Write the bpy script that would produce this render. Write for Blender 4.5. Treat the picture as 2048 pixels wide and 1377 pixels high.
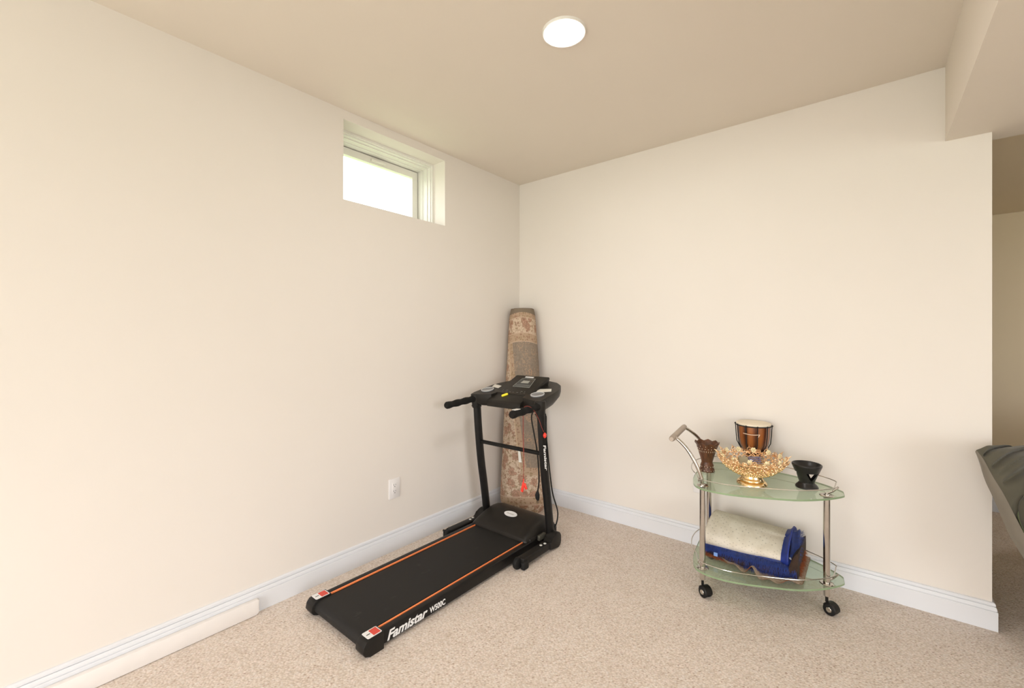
import bpy, bmesh, math, random
from mathutils import Vector, Matrix, noise as mnoise

random.seed(7)
for o in list(bpy.data.objects):
    bpy.data.objects.remove(o, do_unlink=True)
SC = bpy.context.scene
COL = SC.collection
PI = math.pi
R = math.radians

# ------------------------------------------------------------------ camera
YAW = math.atan((1743 - 1024) / 880.0)
cam_d = bpy.data.cameras.new('camera')
cam = bpy.data.objects.new('camera', cam_d)
COL.objects.link(cam)
cam.location = (2.1559, -2.7324, 1.238)
cam.rotation_euler = (R(90), 0, YAW)
cam_d.sensor_width = 36.0
cam_d.sensor_fit = 'HORIZONTAL'
cam_d.lens = 880.0 / 2048.0 * 36.0
cam_d.shift_y = -13.5 / 2048.0
cam_d.clip_start = 0.02
SC.camera = cam

# ------------------------------------------------------------------ view + world
vs = SC.view_settings
vs.view_transform = 'Standard'
vs.look = 'None'
vs.gamma = 1.0
vs.use_curve_mapping = False
vs.exposure = 0.11

W = bpy.data.worlds.new('overcast_sky')
SC.world = W
W.use_nodes = True
wn = W.node_tree
wn.nodes.clear()
wo = wn.nodes.new('ShaderNodeOutputWorld')
wb = wn.nodes.new('ShaderNodeBackground')
wt = wn.nodes.new('ShaderNodeTexCoord')
wx = wn.nodes.new('ShaderNodeSeparateXYZ')
wr = wn.nodes.new('ShaderNodeValToRGB')
wn.links.new(wt.outputs['Generated'], wx.inputs[0])
wn.links.new(wx.outputs['Z'], wr.inputs[0])
wr.color_ramp.elements[0].position = 0.0
wr.color_ramp.elements[0].color = (0.25, 0.295, 0.165, 1)      # lawn below the horizon
wr.color_ramp.elements[1].position = 0.03
wr.color_ramp.elements[1].color = (1.0, 1.0, 1.0, 1)         # overcast sky
wn.links.new(wr.outputs['Color'], wb.inputs['Color'])
wb.inputs['Strength'].default_value = 5.0
wn.links.new(wb.outputs[0], wo.inputs[0])


def area_light(name, loc, rot, sx, sy, power, color):
    d = bpy.data.lights.new(name, 'AREA')
    d.shape = 'RECTANGLE'
    d.size, d.size_y = sx, sy
    d.energy = power
    d.color = color
    o = bpy.data.objects.new(name, d)
    COL.objects.link(o)
    o.location = loc
    o.rotation_euler = rot
    return o


FILL_TINT = (0.97, 0.985, 1.05)
# added fill lights at the unseen openings of the rear and right walls
area_light('rear_fill', (1.6, -5.95, 1.10), (R(90), 0, 0), 2.6, 2.0, 46, FILL_TINT)
area_light('side_fill', (5.75, -3.6, 1.25), (R(90), 0, R(90)), 2.6, 1.6, 26, (0.92, 1.0, 1.14))
LED_STRENGTH = 195.0

# ------------------------------------------------------------------ materials


class NT:
    def __init__(self, name):
        self.m = bpy.data.materials.new(name)
        self.m.use_nodes = True
        self.t = self.m.node_tree
        self.t.nodes.clear()
        self.out = self.t.nodes.new('ShaderNodeOutputMaterial')

    def n(self, kind, **kw):
        nd = self.t.nodes.new(kind)
        for k, v in kw.items():
            setattr(nd, k, v)
        return nd

    def set(self, sock, v):
        if v is None:
            return
        if hasattr(v, 'is_output') or isinstance(v, bpy.types.NodeSocket):
            self.t.links.new(v, sock)
        else:
            if isinstance(v, (tuple, list)) and len(v) == 3 and sock.type == 'RGBA':
                v = (*v, 1)
            sock.default_value = v

    def math(self, op, a, b=None, c=None, clamp=False):
        nd = self.n('ShaderNodeMath', operation=op)
        nd.use_clamp = clamp
        self.set(nd.inputs[0], a)
        self.set(nd.inputs[1], b)
        if c is not None:
            self.set(nd.inputs[2], c)
        return nd.outputs[0]

    def mix(self, f, a, b, blend='MIX'):
        nd = self.n('ShaderNodeMix', data_type='RGBA', blend_type=blend)
        self.set(nd.inputs[0], f)
        self.set(nd.inputs[6], a)
        self.set(nd.inputs[7], b)
        return nd.outputs[2]

    def ramp(self, f, stops, interp='LINEAR'):
        nd = self.n('ShaderNodeValToRGB')
        cr = nd.color_ramp
        cr.interpolation = interp
        while len(cr.elements) < len(stops):
            cr.elements.new(0.5)
        for e, (p, c) in zip(cr.elements, stops):
            e.position = p
            e.color = (*c, 1) if len(c) == 3 else c
        self.set(nd.inputs[0], f)
        return nd.outputs[0]

    def obj(self):
        return self.n('ShaderNodeTexCoord').outputs['Object']

    def gen(self):
        return self.n('ShaderNodeTexCoord').outputs['Generated']

    def noise(self, vec, scale, detail=2, rough=0.5):
        nd = self.n('ShaderNodeTexNoise')
        self.set(nd.inputs['Vector'], vec)
        nd.inputs['Scale'].default_value = scale
        nd.inputs['Detail'].default_value = detail
        nd.inputs['Roughness'].default_value = rough
        return nd.outputs['Fac']

    def vor(self, vec, scale, feature='F1', rnd=1.0):
        nd = self.n('ShaderNodeTexVoronoi', feature=feature)
        self.set(nd.inputs['Vector'], vec)
        nd.inputs['Scale'].default_value = scale
        nd.inputs['Randomness'].default_value = rnd
        return nd

    def mapping(self, vec, scale=(1, 1, 1), rot=(0, 0, 0), loc=(0, 0, 0)):
        nd = self.n('ShaderNodeMapping')
        self.set(nd.inputs[0], vec)
        nd.inputs['Scale'].default_value = scale
        nd.inputs['Rotation'].default_value = rot
        nd.inputs['Location'].default_value = loc
        return nd.outputs[0]

    def bump(self, h, strength, dist=0.01):
        nd = self.n('ShaderNodeBump')
        nd.inputs['Strength'].default_value = strength
        nd.inputs['Distance'].default_value = dist
        self.set(nd.inputs['Height'], h)
        return nd.outputs[0]

    def principled(self, color, rough=0.5, metal=0.0, normal=None, spec=None, sheen=None, coat=None):
        p = self.n('ShaderNodeBsdfPrincipled')
        self.set(p.inputs['Base Color'], color)
        self.set(p.inputs['Roughness'], rough)
        self.set(p.inputs['Metallic'], metal)
        if spec is not None:
            p.inputs['Specular IOR Level'].default_value = spec
        if sheen is not None:
            p.inputs['Sheen Weight'].default_value = sheen
        if coat is not None:
            p.inputs['Coat Weight'].default_value = coat
            p.inputs['Coat Roughness'].default_value = 0.1
        if normal is not None:
            self.t.links.new(normal, p.inputs['Normal'])
        self.t.links.new(p.outputs[0], self.out.inputs[0])
        return p


def simple(name, col, rough=0.5, metal=0.0, vary=0.06, scale=30, bump=0.0, bscale=None, spec=None, sheen=None, coat=None):
    k = NT(name)
    c = k.obj()
    f = k.noise(c, scale, 3)
    lo = tuple(x * (1 - vary) for x in col)
    hi = tuple(min(1, x * (1 + vary)) for x in col)
    colr = k.ramp(f, [(0.3, lo), (0.7, hi)])
    nrm = None
    if bump:
        nrm = k.bump(k.noise(c, bscale or scale * 8, 2), bump, 0.002)
    k.principled(colr, rough, metal, nrm, spec, sheen, coat)
    return k.m


M = {}
M['wall'] = simple('cream_wall_paint', (0.81, 0.756, 0.698), 0.75, vary=0.006, scale=3, bump=0.05, bscale=260, spec=0.25)
M['ceil'] = simple('ceiling_paint', (0.80, 0.728, 0.635), 0.9, vary=0.006, scale=3, bump=0.08, bscale=180, spec=0.1)
M['far_warm_shade'] = simple('wall_paint_warm_shade', (0.80, 0.685, 0.50), 0.8, vary=0.006, scale=3, bump=0.05, bscale=260, spec=0.2)  # wall paint with the far space's dim warm light put into its colour
M['trim'] = simple('white_trim_paint', (0.77, 0.78, 0.81), 0.4, vary=0.01, scale=5, spec=0.4)
M['vinyl'] = simple('white_vinyl', (0.84, 0.82, 0.76), 0.35, vary=0.01)
M['plate'] = simple('white_plastic', (0.84, 0.81, 0.80), 0.3, vary=0.01)
M['dark_slot'] = simple('dark_slot', (0.03, 0.028, 0.025), 0.6)
M['black_plastic'] = simple('black_plastic', (0.011, 0.0095, 0.0082), 0.42, vary=0.15, bump=0.12, bscale=500, spec=0.28)
M['console'] = simple('charcoal_plastic', (0.015, 0.0125, 0.010), 0.42, vary=0.12, bump=0.12, bscale=500, spec=0.28)
M['black_steel'] = simple('black_powder_coat', (0.008, 0.0072, 0.0066), 0.40, vary=0.15, bump=0.08, bscale=700, spec=0.28)
M['rubber'] = simple('black_rubber', (0.009, 0.009, 0.009), 0.6, vary=0.1, spec=0.28)
M['foam'] = simple('black_foam', (0.008, 0.0072, 0.0065), 0.8, vary=0.1, bump=0.3, bscale=900, spec=0.28)
M['orange'] = simple('orange_strip', (0.95, 0.27, 0.09), 0.4, vary=0.03)
M['white_ink'] = simple('white_ink', (0.88, 0.88, 0.88), 0.4, vary=0.01)
M['grey_ink'] = simple('grey_ink', (0.34, 0.33, 0.31), 0.5, vary=0.02)
M['label'] = simple('paper_label', (0.78, 0.75, 0.68), 0.55, vary=0.03)
M['red_ink'] = simple('red_ink', (0.72, 0.065, 0.04), 0.4, vary=0.08, scale=120)
M['red'] = simple('red_plastic', (0.85, 0.05, 0.03), 0.35, vary=0.03)
M['red_cord'] = simple('red_cord', (0.30, 0.045, 0.03), 0.6, vary=0.1)
M['yellow'] = simple('yellow_plastic', (0.90, 0.78, 0.03), 0.35, vary=0.03)
M['silver'] = simple('silver_plastic', (0.27, 0.275, 0.285), 0.35, metal=0.3, vary=0.05)
M['screen'] = simple('dark_screen', (0.045, 0.05, 0.05), 0.12, vary=0.1)
M['lcd'] = simple('grey_lcd', (0.36, 0.36, 0.32), 0.3, vary=0.05)
M['bolt'] = simple('zinc_bolt', (0.85, 0.85, 0.83), 0.3, metal=0.4, vary=0.04)
M['chrome'] = simple('brushed_chrome', (0.62, 0.595, 0.56), 0.17, metal=1.0, vary=0.05)
M['grip'] = simple('satin_grip', (0.42, 0.35, 0.29), 0.45, metal=0.5, vary=0.05)
M['gold'] = simple('polished_gold', (1.0, 0.73, 0.40), 0.18, metal=1.0, vary=0.05)
M['rose_gold'] = simple('rose_gold', (1.0, 0.66, 0.40), 0.3, metal=1.0, vary=0.1, scale=90)
M['enamel'] = simple('cream_enamel', (0.92, 0.80, 0.50), 0.25, vary=0.06)
M['black_clay'] = simple('black_clay', (0.013, 0.012, 0.012), 0.36, vary=0.2, bump=0.15, bscale=120)
M['white_dot'] = simple('white_dot', (0.86, 0.76, 0.60), 0.4)
M['black_rope'] = simple('black_rope', (0.012, 0.011, 0.010), 0.8, bump=0.4, bscale=600)
M['cream_cord'] = simple('cream_cord', (0.68, 0.50, 0.36), 0.8)
M['drumskin'] = simple('drum_skin', (0.82, 0.72, 0.56), 0.55, vary=0.04)
M['sofa'] = simple('grey_green_velvet', (0.078, 0.070, 0.047), 0.85, vary=0.14, scale=9, bump=0.15, bscale=700, sheen=0.2)
M['sofa_side'] = simple('grey_tan_velvet', (0.175, 0.150, 0.115), 0.85, vary=0.08, scale=9, bump=0.15, bscale=700, sheen=0.4)
M['piping'] = simple('pale_green_piping', (0.20, 0.215, 0.11), 0.8)
M['blue_fur'] = simple('royal_blue_pile', (0.010, 0.043, 0.28), 0.65, vary=0.35, scale=60, sheen=0.3)
M['blue_bind'] = simple('blue_binding', (0.012, 0.030, 0.22), 0.6, vary=0.15)
M['pale_blue'] = simple('pale_blue_tag', (0.22, 0.38, 0.80), 0.6)
M['brown_fur'] = simple('dark_brown_pile', (0.035, 0.017, 0.009), 0.9, vary=0.3, scale=50, bump=0.6, bscale=240)
M['orange_cloth'] = simple('burnt_orange_cloth', (0.36, 0.105, 0.035), 0.9, vary=0.2, scale=50, bump=0.4, bscale=300)
M['glass_body'] = None


def carpet():
    k = NT('berber_carpet')
    c = k.mapping(k.obj(), (1, 1, 1), (0, 0, R(36)))
    rows_ = k.mapping(c, (1.0, 0.72, 1))
    v = k.vor(rows_, 150, rnd=0.85)
    rnd = k.n('ShaderNodeSeparateColor')
    k.t.links.new(v.outputs['Color'], rnd.inputs[0])
    base = k.ramp(rnd.outputs[0], [(0.0, (0.64, 0.54, 0.44)), (0.3, (0.76, 0.665, 0.57)), (0.7, (0.82, 0.73, 0.63)), (1.0, (0.89, 0.81, 0.72))])
    tint = k.ramp(rnd.outputs[2], [(0.0, (0.80, 0.66, 0.56)), (0.5, (0.80, 0.72, 0.60)), (1.0, (0.74, 0.69, 0.62))])
    base = k.mix(0.45, base, tint)
    # small dark flecks of yarn, most of them faint
    p = k.vor(k.mapping(c, (1.15, 0.62, 1)), 112, rnd=1.0)
    pr = k.n('ShaderNodeSeparateColor')
    k.t.links.new(p.outputs['Color'], pr.inputs[0])
    spot = k.ramp(p.outputs['Distance'], [(0.0, (1, 1, 1)), (0.22, (1, 1, 1)), (0.42, (0, 0, 0))])
    amt = k.ramp(pr.outputs[1], [(0.10, (0, 0, 0)), (0.50, (0.45, 0.45, 0.45)), (0.92, (0.62, 0.62, 0.62)), (0.97, (0.95, 0.95, 0.95))])
    hue = k.ramp(pr.outputs[2], [(0.0, (0.33, 0.19, 0.13)), (0.5, (0.42, 0.28, 0.20)), (1.0, (0.34, 0.28, 0.19))])
    base = k.mix(k.math('MULTIPLY', spot, amt), base, hue)
    big = k.noise(c, 11, 3)
    base = k.mix(0.18, base, k.ramp(big, [(0.35, (0.66, 0.56, 0.47)), (0.65, (0.84, 0.76, 0.67))]))
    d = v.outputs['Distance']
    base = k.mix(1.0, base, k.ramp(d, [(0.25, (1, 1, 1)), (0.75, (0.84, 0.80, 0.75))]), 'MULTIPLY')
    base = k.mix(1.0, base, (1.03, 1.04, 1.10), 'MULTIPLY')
    h = k.math('ADD', k.math('MULTIPLY', d, -1.0), k.math('MULTIPLY', k.noise(c, 420, 2), 0.4))
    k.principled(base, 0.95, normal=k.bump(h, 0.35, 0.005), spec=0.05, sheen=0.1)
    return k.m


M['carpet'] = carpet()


def belt():
    k = NT('running_belt_rubber')
    c = k.obj()
    w = k.vor(c, 500)
    scuff = k.ramp(k.noise(k.mapping(c, (1, .35, 1)), 26, 5, .65), [(0.62, (0.011, 0.0102, 0.0095)), (0.78, (0.045, 0.043, 0.039))])
    dots = k.ramp(k.vor(c, 14).outputs['Distance'], [(0.0, (1, 1, 1)), (0.022, (1, 1, 1)), (0.04, (0, 0, 0))])
    col = k.mix(k.math('MULTIPLY', dots, 0.14), scuff, (0.4, 0.4, 0.36))
    k.principled(col, 0.62, normal=k.bump(w.outputs['Distance'], 0.25, 0.001), spec=0.35)
    return k.m


M['belt'] = belt()


def thin_glass(name, tint, rough=0.0, gloss=1.0):
    k = NT(name)
    f = k.n('ShaderNodeFresnel')
    f.inputs['IOR'].default_value = 1.5
    tr = k.n('ShaderNodeBsdfTransparent')
    tr.inputs[0].default_value = (*tint, 1)
    gl = k.n('ShaderNodeBsdfGlossy')
    gl.inputs['Roughness'].default_value = rough
    gl.inputs[0].default_value = (0.95, 1, 0.95, 1)
    mx = k.n('ShaderNodeMixShader')
    front = k.math('SUBTRACT', 1.0, k.n('ShaderNodeNewGeometry').outputs['Backfacing'])
    nz = k.math('MULTIPLY', k.math('MULTIPLY', f.outputs[0], gloss), front)
    k.t.links.new(nz, mx.inputs[0])
    k.t.links.new(tr.outputs[0], mx.inputs[1])
    k.t.links.new(gl.outputs[0], mx.inputs[2])
    k.t.links.new(mx.outputs[0], k.out.inputs[0])
    return k.m


M['pane'] = thin_glass('window_glass', (0.96, 0.98, 0.96))
M['clear_plastic'] = thin_glass('clear_plastic', (0.86, 0.85, 0.82), 0.06)


def shelf_glass():
    # pale green frosted-tint shelf glass: part see-through, part milky green body
    k = NT('green_shelf_glass')
    f = k.n('ShaderNodeFresnel')
    f.inputs['IOR'].default_value = 1.5
    tr = k.n('ShaderNodeBsdfTransparent')
    tr.inputs[0].default_value = (0.86, 0.93, 0.84, 1)
    df = k.n('ShaderNodeBsdfDiffuse')
    df.inputs[0].default_value = (0.60, 0.69, 0.55, 1)
    m0 = k.n('ShaderNodeMixShader')
    nz = k.ramp(k.noise(k.obj(), 4), [(0.3, (0.20, 0.20, 0.20)), (0.7, (0.25, 0.25, 0.25))])
    k.t.links.new(nz, m0.inputs[0])
    k.t.links.new(tr.outputs[0], m0.inputs[1])
    k.t.links.new(df.outputs[0], m0.inputs[2])
    gl = k.n('ShaderNodeBsdfGlossy')
    gl.inputs['Roughness'].default_value = 0.015
    mx = k.n('ShaderNodeMixShader')
    front = k.math('SUBTRACT', 1.0, k.n('ShaderNodeNewGeometry').outputs['Backfacing'])
    k.t.links.new(k.math('MULTIPLY', f.outputs[0], front), mx.inputs[0])
    k.t.links.new(m0.outputs[0], mx.inputs[1])
    k.t.links.new(gl.outputs[0], mx.inputs[2])
    k.t.links.new(mx.outputs[0], k.out.inputs[0])
    return k.m


M['glass'] = shelf_glass()
M['glass_edge'] = simple('green_glass_edge', (0.26, 0.35, 0.20), 0.15, vary=0.1, scale=12)


def emit(name, col, strength):
    k = NT(name)
    e = k.n('ShaderNodeEmission')
    e.inputs[0].default_value = (*col, 1)
    e.inputs[1].default_value = strength
    k.t.links.new(e.outputs[0], k.out.inputs[0])
    return k.m


M['led'] = emit('led_lens', (1.0, 0.98, 0.975), LED_STRENGTH)


def wood_drum():
    k = NT('drum_wood')
    c = k.obj()
    ang = k.n('ShaderNodeSeparateXYZ')
    k.t.links.new(c, ang.inputs[0])
    a = k.math('ARCTAN2', ang.outputs[1], ang.outputs[0])
    st = k.math('ABSOLUTE', k.math('SINE', k.math('MULTIPLY', a, 5.0)))
    n = k.noise(k.mapping(c, (30, 30, 3)), 2.5, 4)
    f = k.math('ADD', k.math('MULTIPLY', st, 0.75), k.math('MULTIPLY', n, 0.35))
    col = k.ramp(f, [(0.15, (0.030, 0.008, 0.003)), (0.55, (0.17, 0.045, 0.011)), (0.95, (0.36, 0.115, 0.025))])
    k.principled(col, 0.28, coat=0.5)
    return k.m


M['drum_wood'] = wood_drum()


def carved_wood():
    k = NT('dark_carved_wood')
    c = k.obj()
    n = k.noise(k.mapping(c, (1, 1, 0.25)), 60, 4)
    col = k.ramp(n, [(0.3, (0.050, 0.018, 0.008)), (0.7, (0.17, 0.062, 0.024))])
    k.principled(col, 0.38, normal=k.bump(k.noise(c, 160, 2), 0.25, 0.002), coat=0.2)
    return k.m


M['carved'] = carved_wood()


def dotted_backing():
    k = NT('cream_dotted_backing')
    uv = k.n('ShaderNodeUVMap', uv_map='UVMap').outputs[0]
    mp = k.mapping(uv, (1, 1, 1), (0, 0, R(45)))
    v = k.vor(mp, 54, rnd=0.2)
    dots = k.ramp(v.outputs['Distance'], [(0.0, (1, 1, 1)), (0.11, (1, 1, 1)), (0.20, (0, 0, 0))])
    base = k.ramp(k.noise(k.obj(), 25, 4), [(0.3, (0.66, 0.59, 0.49)), (0.7, (0.76, 0.70, 0.61))])
    col = k.mix(k.math('MULTIPLY', dots, 0.5), base, (0.27, 0.235, 0.19))
    k.principled(col, 0.85, normal=k.bump(k.noise(k.obj(), 500), 0.3, 0.001))
    return k.m


M['dotted'] = dotted_backing()


def tan_cloth():
    k = NT('tan_patterned_cloth')
    c = k.obj()
    v = k.noise(k.mapping(c, (1, 1, 1)), 70, 4, 0.7)
    col = k.ramp(v, [(0.3, (0.20, 0.13, 0.085)), (0.45, (0.40, 0.30, 0.22)), (0.6, (0.52, 0.40, 0.29)), (0.7, (0.14, 0.10, 0.08))])
    k.principled(col, 0.9, normal=k.bump(k.noise(c, 400), 0.4, 0.002))
    return k.m


M['tan_cloth'] = tan_cloth()


def persian():
    k = NT('floral_rug_pile')
    uv = k.n('ShaderNodeUVMap', uv_map='UVMap').outputs[0]      # u = share of the visible width, v = metres up the roll
    arc = k.n('ShaderNodeUVMap', uv_map='Arc').outputs[0]       # metres around, metres up
    s = k.n('ShaderNodeSeparateXYZ')
    k.t.links.new(uv, s.inputs[0])
    u, t = s.outputs[0], s.outputs[1]
    nz = k.n('ShaderNodeTexNoise')
    nz.inputs['Scale'].default_value = 26
    k.t.links.new(arc, nz.inputs['Vector'])
    warp = k.n('ShaderNodeMixRGB', blend_type='ADD')
    warp.inputs[0].default_value = 0.045
    k.t.links.new(arc, warp.inputs[1])
    k.t.links.new(nz.outputs['Color'], warp.inputs[2])
    wv = warp.outputs[0]
    cream, rust, rose, olive, taupe = (0.62, 0.485, 0.36), (0.26, 0.125, 0.08), (0.44, 0.21, 0.14), (0.25, 0.17, 0.08), (0.27, 0.205, 0.15)
    t = k.math('SUBTRACT', t, k.math('MULTIPLY', .024, k.math('SUBTRACT', 1.0, k.math('POWER', k.math('SUBTRACT', k.math('MULTIPLY', u, 2.0), 1.0), 2.0))))
    vine = k.math('LESS_THAN', k.math('ABSOLUTE', k.math('SUBTRACT', k.noise(arc, 34, 2), .5)), .028)
    # big floral motif
    v1 = k.vor(wv, 13, rnd=0.75)
    d1 = v1.outputs['Distance']
    ring = k.math('SINE', k.math('MULTIPLY', k.math('ADD', d1, k.math('MULTIPLY', k.noise(arc, 90, 2), .22)), 34))
    blot = k.math('LESS_THAN', k.math('ADD', d1, k.math('MULTIPLY', k.noise(arc, 75, 3), 0.55)), 0.68)
    flower = k.mix(k.math('GREATER_THAN', ring, 0.1), rust, rose)
    v2 = k.vor(wv, 36, rnd=0.95)
    leaf = k.math('LESS_THAN', k.math('ADD', v2.outputs['Distance'], k.math('MULTIPLY', k.noise(arc, 150, 2), 0.45)), 0.56)
    fl_c = k.mix(k.math('MULTIPLY', leaf, .75), cream, k.mix(k.math('GREATER_THAN', k.noise(arc, 12), .5), olive, rust))
    floral = k.mix(k.math('MULTIPLY', blot, 0.8), fl_c, flower)
    floral = k.mix(k.math('MULTIPLY', vine, .6), floral, (0.30, 0.19, 0.12))
    # guard stripe
    v3 = k.vor(wv, 46, rnd=0.45)
    gd = k.math('MULTIPLY', k.math('LESS_THAN', k.math('ADD', v3.outputs['Distance'], k.math('MULTIPLY', k.noise(arc, 170, 2), .4)), 0.56), .7)
    guard = k.mix(gd, (0.46, 0.325, 0.22), k.mix(k.math('GREATER_THAN', k.noise(arc, 20), .5), rust, olive))
    # taupe field with sparse blossoms
    v4 = k.vor(wv, 11, rnd=1)
    b4 = k.math('LESS_THAN', k.math('ADD', v4.outputs['Distance'], k.math('MULTIPLY', k.noise(arc, 95, 2), 0.5)), 0.56)
    r4 = k.math('MULTIPLY', k.math('GREATER_THAN', k.math('SINE', k.math('ADD', k.math('MULTIPLY', v4.outputs['Distance'], 46), k.math('MULTIPLY', k.noise(arc, 110, 2), 8))), 0.15), .75)
    field = k.mix(k.math('MULTIPLY', b4, r4), k.ramp(k.noise(arc, 50, 3), [(0.3, (0.205, 0.162, 0.125)), (0.7, (0.275, 0.222, 0.175))]), (0.50, 0.30, 0.19))
    field = k.mix(k.math('MULTIPLY', k.math('MULTIPLY', vine, .5), k.math('GREATER_THAN', k.noise(arc, 9), .48)), field, (0.46, 0.30, 0.20))
    # masks
    q = k.math('DIVIDE', k.math('SUBTRACT', 1.19, t), 0.89)     # 0 at top of field .. 1 at its foot
    e_in = k.math('ADD', 0.16, k.math('MULTIPLY', q, 0.40))
    e_out = k.math('ADD', 0.04, k.math('MULTIPLY', q, 0.38))

    def gt(a, b): return k.math('GREATER_THAN', a, b)

    def band(a, lo, hi): return k.math('MULTIPLY', k.math('GREATER_THAN', a, lo), k.math('LESS_THAN', a, hi))
    side = k.mix(gt(u, e_out), floral, guard)
    line = band(k.math('SUBTRACT', u, e_out), -0.012, 0.012)
    side = k.mix(line, side, (0.60, 0.44, 0.29))
    mid = k.mix(gt(u, e_in), side, field)
    col = k.mix(band(t, 0.30, 1.19), floral, mid)
    for lo, hi in ((1.19, 1.245), (1.365, 1.405), (0.25, 0.30), (0.055, 0.10)):
        msk = band(t, lo, hi)
        if lo < 0.3:
            msk = k.math('MULTIPLY', msk, gt(u, 0.44)) if lo > 0.2 else msk
        col = k.mix(msk, col, guard)
    for y in (1.187, 1.247, 1.363, 1.405, 0.104, 0.052):
        col = k.mix(band(t, y - .003, y + .003), col, (0.55, 0.40, 0.29))
    col = k.mix(gt(t, 1.400), col, (0.185, 0.145, 0.105))
    wear = k.noise(arc, 160, 3)
    col = k.mix(0.16, col, k.ramp(wear, [(0.3, (0.31, 0.245, 0.185)), (0.7, (0.50, 0.40, 0.31))]))
    k.principled(col, 0.95, normal=k.bump(k.noise(arc, 300), 0.4, 0.003), spec=0.05)
    return k.m


M['persian'] = persian()

# ------------------------------------------------------------------ object helpers


def wpos(o):
    p = Vector((0, 0, 0))
    while o is not None:
        p += o.location
        o = o.parent
    return p


def tag(o, label=None, cat=None, group=None, kind=None):
    if label:
        o['label'] = label
    if cat:
        o['category'] = cat
    if group:
        o['group'] = group
    if kind:
        o['kind'] = kind
    return o


def thing(name, label, cat, loc, group=None):
    o = bpy.data.objects.new(name, None)
    o.empty_display_size = 0.05
    COL.objects.link(o)
    o.location = loc
    return tag(o, label, cat, group)


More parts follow.
